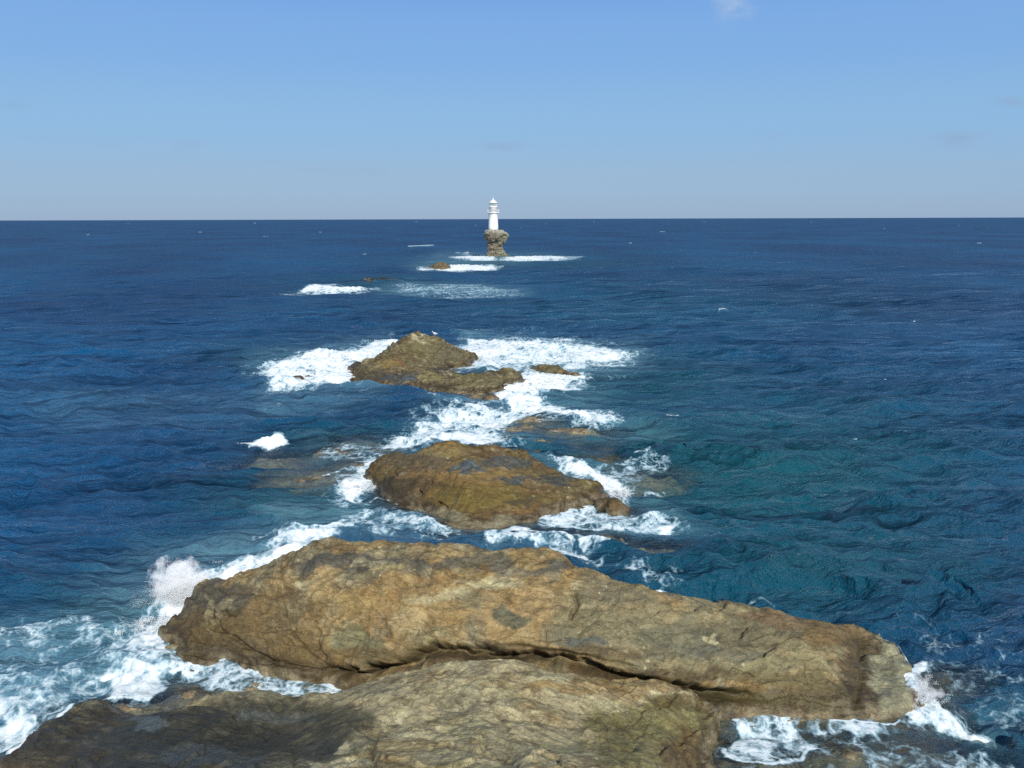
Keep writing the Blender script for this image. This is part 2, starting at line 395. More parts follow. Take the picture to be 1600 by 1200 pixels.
# ---------------------------------------------------------------- the rocks
NEAR = {-90: [(1330, .5), (1270, .1), (1250, 0.)],
        0: [(1330, .8), (1240, .35), (1190, .04)], 60: [(1330, 1.0), (1200, .45), (1147, .08)], 130: [(1330, 1.2), (1200, .7), (1140, .4), (1104, .12)],
        250: [(1330, 1.4), (1200, 1.0), (1150, .6), (1116, .15)], 350: [(1330, 1.6), (1200, 1.2), (1140, .8), (1091, .45)],
        420: [(1330, 1.7), (1200, 1.3), (1140, .7), (1092, .35)], 500: [(1330, 2.0), (1200, 1.5), (1140, .9), (1098, .3)],
        560: [(1330, 2.2), (1200, 1.8), (1130, 1.35), (1083, .6)], 620: [(1330, 2.3), (1200, 1.9), (1120, 1.55), (1055, 1.0)],
        700: [(1330, 2.3), (1200, 2.0), (1110, 1.65), (1044, 1.15)], 800: [(1330, 2.3), (1200, 2.0), (1110, 1.65), (1038, 1.22)],
        900: [(1330, 2.1), (1200, 1.8), (1120, 1.45), (1054, 1.12)], 1000: [(1330, 1.8), (1200, 1.4), (1130, 1.15), (1073, .9)],
        1060: [(1330, 1.3), (1200, .9), (1130, .75), (1089, .6)], 1112: [(1330, .3), (1200, .1), (1150, .1), (1107, .08)]}
NEAR = {k: [(y+(16 if i_ == len(v)-1 else 8 if i_ == len(v)-2 else 0)*(600 < k < 960), z-(.50 if i_ == len(v)-1 and 580 < k < 1100 else .22 if i_ == len(v)-2 and 580 < k < 1100 else .05)) for i_, (y, z) in enumerate(v)] for k, v in NEAR.items()}
BIG = {252: [(1004, .0), (985, .1)], 300: [(1030, 0), (1010, .25), (965, .55), (938, .35)], 350: [(1037, 0), (1017, .25), (960, .95), (908, .9)],
       430: [(1055, .05), (1030, .32), (985, .85), (930, 1.4), (878, 1.55)], 480: [(1062, .05), (1042, .35), (990, .95), (920, 1.7), (856, 2.1)],
       530: [(1068, .0), (1048, .4), (1000, .95), (920, 1.85), (843, 2.4)],
       600: [(1060, .5), (1042, .75), (990, 1.3), (920, 2.05), (880, 2.35), (847, 2.55)], 700: [(1052, .8), (1032, 1.05), (980, 1.55), (920, 2.1), (851, 2.55)],
       800: [(1045, .9), (1027, 1.12), (975, 1.65), (920, 2.12), (860, 2.4)], 870: [(1052, .88), (1034, 1.12), (985, 1.62), (930, 2.06), (871, 2.3)],
       935: [(1068, .75), (1048, 1.0), (995, 1.55), (945, 1.9), (900, 2.05)],
       1000: [(1086, .6), (1066, .82), (1010, 1.35), (960, 1.7), (921, 1.85)], 1100: [(1105, .3), (1090, .48), (1040, .98), (980, 1.4), (939, 1.52)],
       1200: [(1110, 0), (1088, .35), (1040, .8), (990, 1.12), (951, 1.3)], 1290: [(1116, 0), (1092, .3), (1040, .65), (1000, .88), (967, 1.0)],
       1335: [(1122, 0), (1092, .22), (1040, .45), (1005, .50), (983, .5)], 1362: [(1122, 0), (1090, .12), (1040, .2), (1010, .22), (994, .22)], 1395: [(1116, 0), (1085, .08), (1045, .14), (1014, .12)], 1425: [(1100, -.05), (1075, .0), (1045, -.02)]}
THIRD = {580: [(757, .0), (742, .25), (728, .3)], 598: [(778, 0), (752, .45), (716, .65)], 622: [(786, .03), (762, .5), (730, 1.0), (706, 1.05)],
         660: [(797, 0), (785, .25), (760, .7), (730, 1.2), (711, 1.15)], 700: [(826, 0), (803, .25), (780, .65), (740, 1.25), (694, 1.75)],
         740: [(828, .0), (808, .25), (780, .7), (740, 1.25), (701, 1.55)], 790: [(824, 0), (808, .25), (780, .7), (740, 1.15), (704, 1.32)],
         830: [(814, 0), (800, .25), (770, .65), (740, .9), (717, 1.0)], 870: [(800, 0), (786, .25), (762, .55), (745, .68), (736, .7)],
         910: [(788, 0), (772, .22), (758, .38), (750, .35)], 942: [(780, 0), (768, .12), (760, .1)]}
ISLE = {547: [(598, 0), (578, .15), (573, .1)], 570: [(606, 0), (588, .4), (568, .45)], 600: [(606, 0), (590, .4), (575, .6), (550, 1.0)],
        628: [(609, 0), (595, .4), (577, .55), (560, 1.1), (529, 2.0)], 655: [(613, 0), (600, .4), (582, .6), (570, .72), (550, 1.4), (523, 2.25)],
        690: [(615, 0), (600, .45), (585, .7), (573, .32), (560, .75), (545, 1.3), (526, 2.1)],
        718: [(617, 0), (605, .4), (590, .65), (575, .12), (560, .45), (545, 1.0), (537, 1.35)],
        742: [(620, 0), (605, .4), (588, .55), (575, -.15), (560, .1), (552, .35)], 780: [(614, .05), (605, .3), (592, .6), (582, .5)],
        812: [(598, .05), (588, .3), (579, .2)]}
ISLE = {k: [(y+(5 if y < 540 else 4 if y < 556 else 2 if y < 566 else 0), z*.88-.04) for y, z in v] for k, v in ISLE.items()}
rock_cols('coastal_rock', 'lowest foreground rock, tan on the right, its wet left slope painted dark brown for shade', 'rock', NEAR, .021, s=1., c=.45,
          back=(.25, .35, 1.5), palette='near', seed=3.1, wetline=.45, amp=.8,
          blobs=[(190, 1160, 260, 62, (.036, .036, .032), .95, .6), (380, 1150, 190, 58, (.04, .038, .03), .94, .6), (80, 1200, 120, 45, DRK, .8, .5), (500, 1125, 80, 35, (.085, .072, .045), .8, .5),  # dark blobs paint shade into the colour of the wet left slope
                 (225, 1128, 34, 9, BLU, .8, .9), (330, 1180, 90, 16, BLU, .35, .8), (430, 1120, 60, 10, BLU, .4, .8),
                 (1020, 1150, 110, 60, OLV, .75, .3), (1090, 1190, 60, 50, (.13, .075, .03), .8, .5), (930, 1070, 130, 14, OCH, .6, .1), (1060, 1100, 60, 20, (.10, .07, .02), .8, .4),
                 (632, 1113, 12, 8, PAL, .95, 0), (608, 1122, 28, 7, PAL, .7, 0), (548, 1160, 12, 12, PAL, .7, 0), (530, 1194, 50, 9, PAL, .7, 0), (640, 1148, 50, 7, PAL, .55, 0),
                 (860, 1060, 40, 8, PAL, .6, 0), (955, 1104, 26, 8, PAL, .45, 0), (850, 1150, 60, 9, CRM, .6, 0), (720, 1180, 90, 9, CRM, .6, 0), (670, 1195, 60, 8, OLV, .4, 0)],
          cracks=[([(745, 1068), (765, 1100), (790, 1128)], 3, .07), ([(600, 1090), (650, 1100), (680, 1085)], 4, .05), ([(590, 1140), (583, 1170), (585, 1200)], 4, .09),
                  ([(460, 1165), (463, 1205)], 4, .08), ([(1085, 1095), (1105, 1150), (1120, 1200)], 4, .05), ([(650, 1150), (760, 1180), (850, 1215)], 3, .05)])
rock_cols('coastal_rock', 'biggest rock, a long whale-backed ochre and grey hump lying across the foreground', 'rock', BIG, .022, s=1., c=.45,
          palette='tan', seed=0., wetline=.62, amp=1.0,
          late=[(690, 935, 50, 12, (.50, .42, .27), .5, 0), (760, 915, 50, 6, (.55, .48, .33), .6, 0), (470, 912, 8, 11, PAL, .9, 0), (590, 892, 30, 7, (.50, .40, .23), .7, 0), (575, 880, 16, 8, PAL, .8, 0), (545, 878, 60, 11, (.085, .08, .08), .7, .3), (720, 878, 90, 9, (.12, .11, .10), .5, .3), (1338, 1035, 16, 60, (.11, .075, .035), .8, .3), (1392, 1060, 36, 62, (.36, .34, .26), .85, .6), (1180, 1095, 150, 12, (.12, .10, .04), .6, .4), (330, 1010, 70, 14, (.10, .075, .04), .6, .4)],
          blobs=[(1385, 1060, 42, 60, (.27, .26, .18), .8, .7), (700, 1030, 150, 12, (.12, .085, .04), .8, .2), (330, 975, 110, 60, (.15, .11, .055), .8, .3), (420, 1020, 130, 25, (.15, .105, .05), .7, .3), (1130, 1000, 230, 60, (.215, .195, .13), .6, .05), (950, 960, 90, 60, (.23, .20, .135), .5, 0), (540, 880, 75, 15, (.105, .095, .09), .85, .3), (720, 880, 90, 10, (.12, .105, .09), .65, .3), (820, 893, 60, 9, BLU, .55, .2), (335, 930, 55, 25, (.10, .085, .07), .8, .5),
                 (370, 965, 26, 24, (.07, .055, .03), .85, .2), (440, 960, 75, 45, (.20, .125, .05), .6, .1), (330, 985, 60, 30, (.13, .085, .035), .8, .3), (340, 955, 8, 30, CRM, .5, 0),
                 (560, 1000, 34, 24, (.23, .22, .14), .8, 0), (640, 940, 110, 40, (.36, .215, .085), .55, 0), (800, 960, 70, 50, (.37, .235, .11), .5, 0), (797, 967, 26, 10, (.12, .12, .09), .95, .2),
                 (735, 938, 45, 14, (.20, .18, .12), .6, .1), (925, 1005, 40, 9, BLU, .8, .1), (1060, 1000, 80, 22, (.15, .145, .11), .65, .1), (950, 930, 60, 20, (.15, .13, .10), .6, .1),
                 (1180, 985, 90, 24, (.12, .105, .075), .7, .1), (1210, 965, 70, 12, (.15, .085, .05), .7, .2), (1290, 990, 50, 22, (.17, .10, .035), .8, .2), (1340, 1020, 22, 40, (.14, .08, .03), .7, .3),
                 (1270, 1035, 34, 15, (.30, .25, .15), .7, 0), (1190, 1035, 60, 16, (.24, .22, .14), .6, 0), (1300, 1070, 90, 15, (.15, .12, .05), .8, .3), (1380, 1050, 40, 55, (.26, .235, .15), .8, .5),
                 (1105, 1020, 100, 12, BLU, .4, .1), (1180, 1060, 120, 10, (.16, .13, .07), .7, .1),
                 (575, 882, 18, 8, PAL, .9, 0), (596, 892, 28, 6, (.42, .3, .13), .7, 0), (468, 912, 7, 10, PAL, .9, 0), (735, 915, 40, 7, PAL, .7, 0), (690, 935, 34, 9, PAL, .55, 0), (770, 908, 40, 6, PAL, .5, 0),
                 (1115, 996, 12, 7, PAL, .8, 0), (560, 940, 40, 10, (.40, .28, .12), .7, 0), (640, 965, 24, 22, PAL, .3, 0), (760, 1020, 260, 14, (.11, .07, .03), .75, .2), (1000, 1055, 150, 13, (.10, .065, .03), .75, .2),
                 (480, 1020, 60, 22, (.19, .12, .045), .7, .2), (600, 1020, 80, 16, (.22, .16, .08), .6, .1)],
          cracks=[([(490, 1047), (560, 1058), (640, 1035), (690, 1012), (740, 1027), (800, 1022), (870, 1034), (950, 1050), (1040, 1072), (1120, 1085), (1210, 1092)], 9, .8),
                  ([(780, 1005), (870, 1018), (960, 1035), (1010, 1045)], 3, .12),
                  ([(1050, 1066), (1062, 1076)], 6, .3),
                  ([(896, 922), (902, 945), (892, 970)], 3.2, .25), ([(852, 985), (853, 1002)], 1.8, .12), ([(800, 975), (808, 988)], 2.5, .1),
                  ([(335, 930), (330, 960), (345, 985), (380, 1012), (430, 1035), (520, 1052), (590, 1060)], 3.4, .16), ([(440, 935), (450, 985), (490, 1025), (520, 1045)], 3.5, .10),
                  ([(480, 962), (510, 964)], 2.2, .12), ([(555, 893), (590, 903), (625, 895)], 2.6, .10), ([(440, 900), (432, 885)], 3, .15),
                  ([(1140, 1045), (1180, 1056)], 2.2, .14), ([(700, 898), (760, 915), (810, 950)], 2.5, .08), ([(500, 980), (495, 1005), (515, 1035)], 3, .10),
                  ([(1285, 1020), (1330, 1075), (1350, 1110)], 3, .08), ([(1325, 975), (1345, 1005), (1350, 1040), (1345, 1075), (1330, 1118)], 4, .12)])
rock_cols('coastal_rock', 'brown olive rock with a blunt left end, just beyond the whale-backed rock', 'rock', THIRD, .036, s=1.0, c=.5,
          palette='brown', seed=21.7, wetline=.42, amp=1.0, 
          late=[(690, 706, 50, 9, (.33, .25, .12), .6, 0), (770, 740, 70, 8, (.27, .19, .08), .5, 0), (735, 733, 26, 8, (.10, .12, .15), .95, .95), (805, 752, 30, 8, (.08, .095, .11), .8, .9), (862, 748, 34, 8, (.09, .09, .085), .7, .7), (620, 762, 34, 16, (.06, .045, .025), .7, .2), (680, 806, 50, 8, (.36, .31, .22), .7, .4), (760, 818, 70, 6, (.30, .26, .18), .6, .5)],
          blobs=[(730, 730, 22, 7, BLU, .95, .95), (790, 722, 40, 10, (.11, .115, .12), .8, .8), (800, 755, 26, 8, BLU, .7, .9), (860, 750, 34, 8, (.11, .11, .10), .6, .7), (620, 760, 30, 16, (.08, .06, .03), .7, .2),  # grey-blue blobs paint reflected sky into the colour of the wet pools
                 (650, 718, 60, 12, (.15, .12, .08), .6, .3), (700, 702, 26, 10, (.34, .21, .07), .7, 0), (750, 775, 90, 22, (.21, .145, .035), .75, .1), (770, 750, 90, 10, (.25, .15, .05), .6, 0),
                 (840, 800, 40, 8, (.26, .14, .04), .7, .2), (660, 755, 14, 20, (.12, .07, .03), .7, 0), (670, 800, 40, 8, (.42, .36, .25), .7, .4), (740, 815, 90, 7, (.30, .26, .18), .7, .5),
                 (815, 783, 26, 6, DRK, .7, .2), (900, 765, 30, 9, (.19, .15, .09), .5, .2), (700, 742, 60, 5, OCH, .6, 0)],
          cracks=[([(655, 752), (700, 757), (740, 762), (780, 778)], 1.8, .12), ([(652, 765), (658, 775)], 3, .25), ([(613, 735), (620, 745)], 2, .15), ([(656, 800), (668, 812), (690, 822), (720, 828)], 2.4, .18),
                  ([(800, 765), (815, 780)], 2.2, .15), ([(680, 783), (700, 795)], 2, .15), ([(780, 720), (800, 735), (840, 745)], 1.6, .08)])
rock_cols('rocky_islet', 'small rock island, rounded mound behind a low dark slab, surf on both sides', 'rock island', ISLE, .045, s=1.15, c=.55,
          palette='dark', seed=41.3, wetline=.45, amp=1.7, lump=.6, 
          blobs=[(650, 526, 12, 3, PAL, .9, 0), (660, 532, 14, 4, PAL, .7, 0), (665, 545, 34, 12, (.22, .18, .08), .5, 0), (700, 550, 30, 14, (.17, .15, .10), .6, 0), (630, 560, 26, 8, (.16, .11, .06), .6, .1),
                 (622, 567, 16, 3, RED, .9, 0), (605, 568, 20, 4, (.28, .2, .06), .6, 0), (640, 578, 10, 3, (.3, .2, .06), .6, 0), (620, 590, 34, 8, (.075, .08, .10), .85, .9), (635, 593, 9, 3, (.15, .19, .24), .7, 1),
                 (580, 585, 26, 10, (.10, .08, .05), .8, .5), (675, 590, 24, 5, (.30, .235, .11), .8, 0), (725, 583, 22, 5, (.26, .21, .08), .7, 0), (702, 581, 5, 2, PAL, .8, 0), (700, 578, 30, 3, (.07, .08, .09), .8, .8),
                 (760, 595, 44, 8, (.16, .135, .07), .7, .1), (650, 608, 60, 6, (.09, .075, .04), .8, .3), (745, 612, 50, 5, (.10, .075, .045), .8, .2), (560, 572, 16, 4, (.09, .08, .07), .8, .7)],
          cracks=[([(660, 596), (690, 598), (720, 600)], 1.6, .3), ([(640, 548), (680, 560), (705, 566)], 1.2, .2), ([(690, 583), (708, 586)], 1.4, .25), ([(655, 530), (690, 540), (730, 552)], 1.2, .15), ([(720, 607), (760, 610), (800, 598)], 1.8, .3)])
rock_cols('rocky_islet', 'narrow low rock just right of the small rock island, in white surf', 'rock',
          {830: [(578, 0), (573, .2)], 843: [(581, 0), (575, .3), (571, .35)], 862: [(584, 0), (578, .28), (574, .3)], 882: [(586, 0), (581, .2), (578, .2)], 902: [(588, 0), (584, .1)]},
          .045, s=.6, c=.6, palette='dark', seed=51., wetline=.2, amp=.8)
rock_domes('ledge', 'ragged reddish low ledge at the front foot of the small rock island', 'rock ledge', [(745, 621, .22, 1.3, .5, 0), (768, 623, .3, .7, .5, 0)], .05, seed=52., palette='dark', wetline=.2, amp=1.3,
           blobs=[(755, 622, 40, 5, (.24, .13, .085), .6, .1)])
rock_cols('coastal_rock', 'small lumpy brown rock off the right tip of the brown olive rock', 'rock',
          {935: [(793, 0), (780, .15)], 950: [(803, 0), (790, .25), (777, .3)], 968: [(807, 0), (793, .25), (783, .25)], 982: [(803, 0), (793, .1)]},
          .035, s=.5, c=.6, palette='brown', seed=61., wetline=.1, amp=.6)
rock_domes('ledge', 'wide wave-washed brown ledge, under the breaking wave right of centre', 'rock ledge', [(850, 655, .02, 2.8, 1.5, -8), (810, 668, -.03, 2.4, 1.8, 0), (890, 674, -.05, 3.0, 1.8, 0), (760, 690, -.15, 2.6, 2.0, 0), (930, 700, -.30, 3.0, 2.4, 0)], .045, seed=71., palette='near', wetline=.0, amp=1.1,
           blobs=[(840, 662, 90, 18, (.17, .135, .10), .85, .8)])
rock_domes('coastal_rock', 'smooth pale tan hump just clear of the water behind the brown olive rock', 'rock', [(849, 692, .16, .85, .55, 0)], .035, seed=81., palette='near', wetline=.02, amp=.4,
           blobs=[(850, 690, 30, 9, (.34, .27, .14), .8, .2)])
rock_domes('coastal_rock', 'small dark jagged rock touching the back right of the brown olive rock', 'rock', [(838, 716, .33, .75, .4, -15)], .035, seed=91., palette='brown', wetline=.25, amp=.8)
rock_domes('ledge', 'pale tan ledge with spilling foam, behind the right half of the whale-backed rock', 'rock ledge', [(945, 846, .14, 1.5, .9, -5), (1000, 856, -.05, 2.2, 1.1, -8), (1090, 862, -.20, 2.6, 1.4, 0)], .036, seed=101., palette='near', wetline=.0, amp=1.0)
rock_domes('ledge', 'drowned grey brown rock under rippled water, right of the back of the brown olive rock', 'rock ledge', [(1010, 745, -.12, 2.6, 2.0, 0), (930, 725, .0, 2.4, 1.4, 0)], .036, seed=105., palette='near', wetline=.0, amp=1.0)
rock_domes('ledge', 'flat brown tongue of rock under thin water, in front of the brown olive rock', 'rock ledge', [(790, 835, .0, 2.8, 1.3, 0), (870, 834, -.03, 2.4, 1.1, -6), (720, 845, -.12, 1.6, .9, 0)], .032, seed=111., palette='near', wetline=.0, amp=.9, blobs=[(800, 836, 150, 30, (.27, .21, .14), .6, .5)])
rock_domes('ledge', 'drowned pinkish brown ledge stretching left of the brown olive rock', 'rock ledge', [(530, 705, -.02, 1.9, 1.6, 0), (565, 725, -.06, 2.4, 2.0, 0), (500, 745, -.10, 3.2, 2.4, 20), (600, 700, .0, 2.0, 1.5, 0), (440, 715, -.30, 3.8, 3.0, 0), (560, 690, -.12, 3., 2., 0)], .05, seed=121., palette='near', wetline=.0, amp=1.1,
           blobs=[(530, 715, 90, 30, (.19, .135, .105), .85, .5)])
rock_domes('ledge', 'drowned reddish shelf between the foam swirl and the lowest foreground rock, bottom left', 'rock ledge', [(215, 1096, -.12, 1.8, .9, 0), (300, 1085, -.12, 1.6, 1.1, 0), (150, 1110, -.1, 1.2, .7, 0), (400, 1068, -.12, 2.2, 1.1, 0), (500, 1075, -.08, 1.6, .9, 0)], .024, seed=131., palette='near', wetline=.0, amp=.9,
           blobs=[(260, 1095, 150, 40, (.20, .125, .09), .7, .6)])
rock_domes('ledge', 'low pinkish crust of rock along the left foot of the whale-backed rock', 'rock ledge', [(330, 1030, .10, 1.2, .35, -8), (430, 1050, .10, 1.0, .35, -12), (270, 1012, .05, .7, .3, 0)], .022, seed=135., palette='near', wetline=.0, amp=.6,
           blobs=[(350, 1035, 140, 16, (.30, .21, .14), .7, .3)])
rock_domes('ledge', 'drowned dark brown shelf along the bottom edge at the right, veined with foam', 'rock ledge', [(1180, 1195, -.16, 2.0, 1.7, 0), (1330, 1185, -.15, 2.6, 1.4, 0), (1460, 1175, -.30, 2.6, 1.5, 0), (1250, 1230, -.05, 3., 1.3, 0)], .026, seed=141., palette='near', wetline=.0, amp=1.0, blobs=[(1300, 1190, 300, 60, (.20, .15, .09), .7, .3)])
rock_domes('ledge', 'drowned grey brown rock beside the splash off the right end of the whale-backed rock', 'rock ledge', [(1475, 1045, -.22, 1.5, 1.1, 0), (1430, 1095, -.10, 1.5, 1.0, 0)], .026, seed=151., palette='dark', wetline=.3, amp=.8)
rock_domes('ledge', 'orange-tipped rock barely breaking the teal water at the right', 'rock', [(1083, 722, .16, .5, .3, 0)], .045, seed=161., palette='near', wetline=.0, amp=.7, blobs=[(1085, 722, 14, 6, (.32, .17, .06), .8, .2)])
rock_domes('ledge', 'pinkish rock showing through the white surf left of the small rock island', 'rock ledge', [(463, 593, .22, 1.5, .9, 0), (485, 590, .12, 1.2, .7, 0)], .06, seed=171., palette='brown', wetline=.0, amp=.8, blobs=[(465, 592, 40, 12, (.27, .16, .13), .7, .4)])
rock_domes('rocky_islet', 'dark green rock awash in the sea, left of the pale turquoise streak', 'rock', [(597, 438.5, .45, 4.2, 3.2, 0), (575, 436, .2, 1.6, 1.6, 0)], .12, seed=185., palette='dark', wetline=1.2, amp=1.2, blobs=[(597, 438, 60, 20, (.05, .075, .05), .8, .5)])
rock_cols('rocky_islet', 'small brown rock in surf, left of the lighthouse stack and nearer', 'rock',
          {667: [(420, 0), (418, .3)], 676: [(421.5, 0), (415, .8)], 684: [(421.5, 0), (412.5, 1.2)], 693: [(421.5, 0), (415, .8)], 703: [(421, 0), (418.5, .3)]},
          .12, s=1.6, c=.8, palette='dark', seed=181., wetline=.3, amp=2.2, cut=-3)

# ---------------------------------------------------------------- lighthouse stack
LB = Wp(775.5, 402.5, 0.)
SC = math.hypot(LB[1], CH)/FPX      # metres per pixel at the lighthouse
def stack():
    prof = [(-2, 5.2, 6.6), (0, 3.7, 4.9), (.5, 3.3, 4.0), (1.4, 2.75, 2.9), (2.4, 2.45, 2.3), (3.4, 2.4, 2.3), (4.2, 2.7, 2.4), (4.8, 2.7, 2.7), (5.6, 3.0, 3.2), (6.2, 3.3, 3.5), (6.9, 3.6, 3.6), (7.5, 3.7, 3.3), (7.9, 3.5, 2.8), (8.3, 3.4, 2.2), (8.6, 2.9, 1.6)]
    zs = np.linspace(-2, 8.6, 230); nt_ = 260
    pz = [p[0] for p in prof]; Lr = np.interp(zs, pz, [p[1] for p in prof]); Rr = np.interp(zs, pz, [p[2] for p in prof])
    th = np.linspace(0, 2*math.pi, nt_, endpoint=False)
    T, Zz = np.meshgrid(th, zs)
    k = (1+np.cos(T))/2
    rad = Lr[:, None]*(1-k)+Rr[:, None]*k
    rad = rad*(1-.12*np.abs(np.sin(T)))
    Pn = np.stack([np.cos(T)*rad, np.sin(T)*rad, Zz], -1).reshape(-1, 3)
    tilt = Pn[:, 2]+Pn[:, 0]*.22+fbm(Pn*.45, 3)*1.1
    lay = tilt*.95; fl = np.floor(lay); h = np.stack([fl*7.3, np.floor(np.cos(T).ravel()*2.2+fl*.37)*3.1, np.sin(T).ravel()*1.3+fl], 1)
    blk = pn(h+.37)*1.0
    frc = lay-fl; notch = np.exp(-((frc-.04)/.11)**2)
    d = .75*blk+.55*fbm(Pn*.6, 4)-.22*notch*sst(-.3, .3, fbm(Pn*.5+9, 2))+.2*np.abs(pn(Pn*np.array([1.6, 1.6, .5])))+.10*fbm(Pn*3.2, 3)-.35*np.clip(-ridge(Pn*np.array([.5, .5, .22])+4, 2)-.05, 0, 1)
    r0 = np.linalg.norm(Pn[:, :2], axis=1, keepdims=True)+1e-6
    V = Pn.copy(); V[:, :2] += Pn[:, :2]/r0*d[:, None]
    # cap
    ncap = 26; idx = np.arange(len(zs)*nt_).reshape(len(zs), nt_)
    top = V[idx[-1]]; caps = []
    for i in range(1, ncap+1):
        s_ = 1-i/ncap; q = top.copy(); q[:, :2] *= s_; q[:, 2] = top[:, 2]*s_+8.15*(1-s_)+fbm(q*.9, 3)*.18*(1 if i < ncap else 0); caps.append(q)
    V = np.concatenate([V]+caps); nr = len(zs)+ncap
    idx = np.arange(nr*nt_).reshape(nr, nt_); nx_ = np.roll(idx, -1, axis=1)
    Fq = np.stack([idx[:-1], nx_[:-1], nx_[1:], idx[1:]], -1).reshape(-1, 4)
    o = mesh_np('sea_stack', V, Fq, ROCK); o.location = (LB[0], LB[1], 0)
    S = V+200.; c = fbm(S*np.array([.5, .5, 2.]), 4); b = fbm(S*.5, 3)
    C = np.tile(np.array((.20, .175, .125), f32), (len(V), 1))
    C = mixc(C, (.21, .24, .17), sst(.1, .6, V[:, 0]/4+b*.6)*.8); C = mixc(C, (.15, .125, .085), sst(.0, .5, c)*.65); C = mixc(C, (.42, .36, .26), sst(.15, .5, -c)*.6)
    C = mixc(C, (.13, .12, .07), sst(1.8, .3, V[:, 2]+b)*.75); C = mixc(C, (.50, .49, .40), sst(7.2, 8.2, V[:, 2]+b*.5)*.6)
    C = mixc(C, DRK, np.concatenate([notch, np.zeros(ncap*nt_)])*.5)
    vcol(o, 'stone', np.clip(C*.82, .02, .7)); vflt(o, 'wet', sst(1.2, .2, V[:, 2])*.7)
    tag(o, 'top-heavy layered rock stack narrowing above the sea, carrying the white lighthouse', 'sea stack')
stack()
rock_cols('ledge', 'low dark rocks trailing off to the right of the lighthouse stack', 'rock ledge',
          {796: [(404, 0), (401.8, .5)], 804: [(404, 0), (402.3, .35)], 815: [(404, 0), (402.8, .25)]}, .12, s=1.4, c=.8, palette='dark', seed=191., wetline=.5, amp=1.6, cut=-3)

# ---------------------------------------------------------------- lighthouse
def simple_mat(name, colr, rough=.6, metal=0., noise=.08, scale=2.):
    m, n, l = node_mat(name); b = n['Principled BSDF']
    g = n.new('ShaderNodeNewGeometry'); t = n.new('ShaderNodeTexNoise'); t.inputs['Scale'].default_value = scale; t.inputs['Detail'].default_value = 5
    l.new(g.outputs['Position'], t.inputs['Vector'])
    r = n.new('ShaderNodeMapRange'); r.inputs['To Min'].default_value = 1-noise*2; r.inputs['To Max'].default_value = 1+noise; l.new(t.outputs[0], r.inputs['Value'])
    v = n.new('ShaderNodeVectorMath'); v.operation = 'SCALE'; v.inputs[0].default_value = colr; l.new(r.outputs[0], v.inputs['Scale'])
    l.new(v.outputs[0], b.inputs['Base Color']); b.inputs['Roughness'].default_value = rough; b.inputs['Metallic'].default_value = metal
    return m
WHT = simple_mat('white_plaster', (.86, .85, .81), .7, noise=.06, scale=1.2)
WMT = simple_mat('white_metal', (.80, .81, .80), .4)
GRM = simple_mat('grey_metal', (.28, .33, .33), .5)
DGR = simple_mat('weathered_door', (.18, .24, .28), .6)
def glass_mat():
    m, n, l = node_mat('lantern_glass'); b = n['Principled BSDF']
    b.inputs['Base Color'].default_value = (.32, .42, .42, 1); b.inputs['Roughness'].default_value = .08; b.inputs['Alpha'].default_value = .55
    return m
GLS = glass_mat()
def lathe(name, prof, seg, mat, parent, smooth=True, cap=True):
    V = []; Fs = []
    for r, z in prof:
        for i in range(seg):
            a = 2*math.pi*i/seg; V.append((r*math.cos(a), r*math.sin(a), z))
    for j in range(len(prof)-1):
        for i in range(seg):
            k = (i+1) % seg; Fs.append((j*seg+i, j*seg+k, (j+1)*seg+k, (j+1)*seg+i))
    if cap: Fs.append(tuple(reversed(range(seg)))); Fs.append(tuple(range((len(prof)-1)*seg, len(prof)*seg)))
    o = poly_mesh(name, V, Fs, mat, parent, smooth)
    if smooth:
        me = o.data
        for e in ():
            pass
    return o
def box_geo(V, Fs, c, sx, sy, sz, rot=0.):
    b = len(V); ca, sa = math.cos(rot), math.sin(rot)
    for dz in (-1, 1):
        for dx_, dy in ((-1, -1), (1, -1), (1, 1), (-1, 1)):
            x = dx_*sx/2; y = dy*sy/2
            V.append((c[0]+x*ca-y*sa, c[1]+x*sa+y*ca, c[2]+dz*sz/2))
    for q in ((0, 3, 2, 1), (4, 5, 6, 7), (0, 1, 5, 4), (1, 2, 6, 5), (2, 3, 7, 6), (3, 0, 4, 7)): Fs.append(tuple(b+i for i in q))
ltx = Wp(771.2, 402.5, 0.)[0]
lh = empty('lighthouse', (ltx, LB[1]-.2, 7.85)); tag(lh, 'white round lighthouse tower with a lantern room on top of the rock stack', 'lighthouse')
TZ = 5.95
lathe('plinth', [(1.85, -.5), (1.85, .18), (1.72, .3)], 48, WHT, lh, False)
lathe('tower', [(1.56, .3), (1.53, 1.5), (1.46, 3.5), (1.42, TZ-.35), (1.52, TZ-.2), (1.66, TZ-.05)], 64, WHT, lh)
lathe('gallery', [(1.74, TZ-.05), (1.86, TZ), (1.86, TZ+.2), (1.7, TZ+.2)], 64, WHT, lh, False)
lathe('watch_room', [(1.28, TZ+.2), (1.28, TZ+1.8), (1.36, TZ+1.85), (1.36, TZ+2.0), (1.2, TZ+2.12)], 48, WHT, lh)
rl = lathe('railing', [(1.76, TZ+1.13), (1.80, TZ+1.13), (1.80, TZ+1.18), (1.76, TZ+1.18), (1.76, TZ+1.13)], 48, WMT, lh, False, cap=False)
lathe('rail', [(1.765, TZ+.66), (1.795, TZ+.66), (1.795, TZ+.69), (1.765, TZ+.69), (1.765, TZ+.66)], 48, WMT, rl, False, cap=False)
for i in range(20):
    a = 2*math.pi*i/20; V = []; Fs = []
    box_geo(V, Fs, (1.78*math.cos(a), 1.78*math.sin(a), TZ+.65), .05, .05, .95, a); poly_mesh('baluster', V, Fs, WMT, rl)
gl = lathe('lantern_glazing', [(1.08, TZ+2.12), (1.08, TZ+3.1)], 12, GLS, lh, False, cap=False)
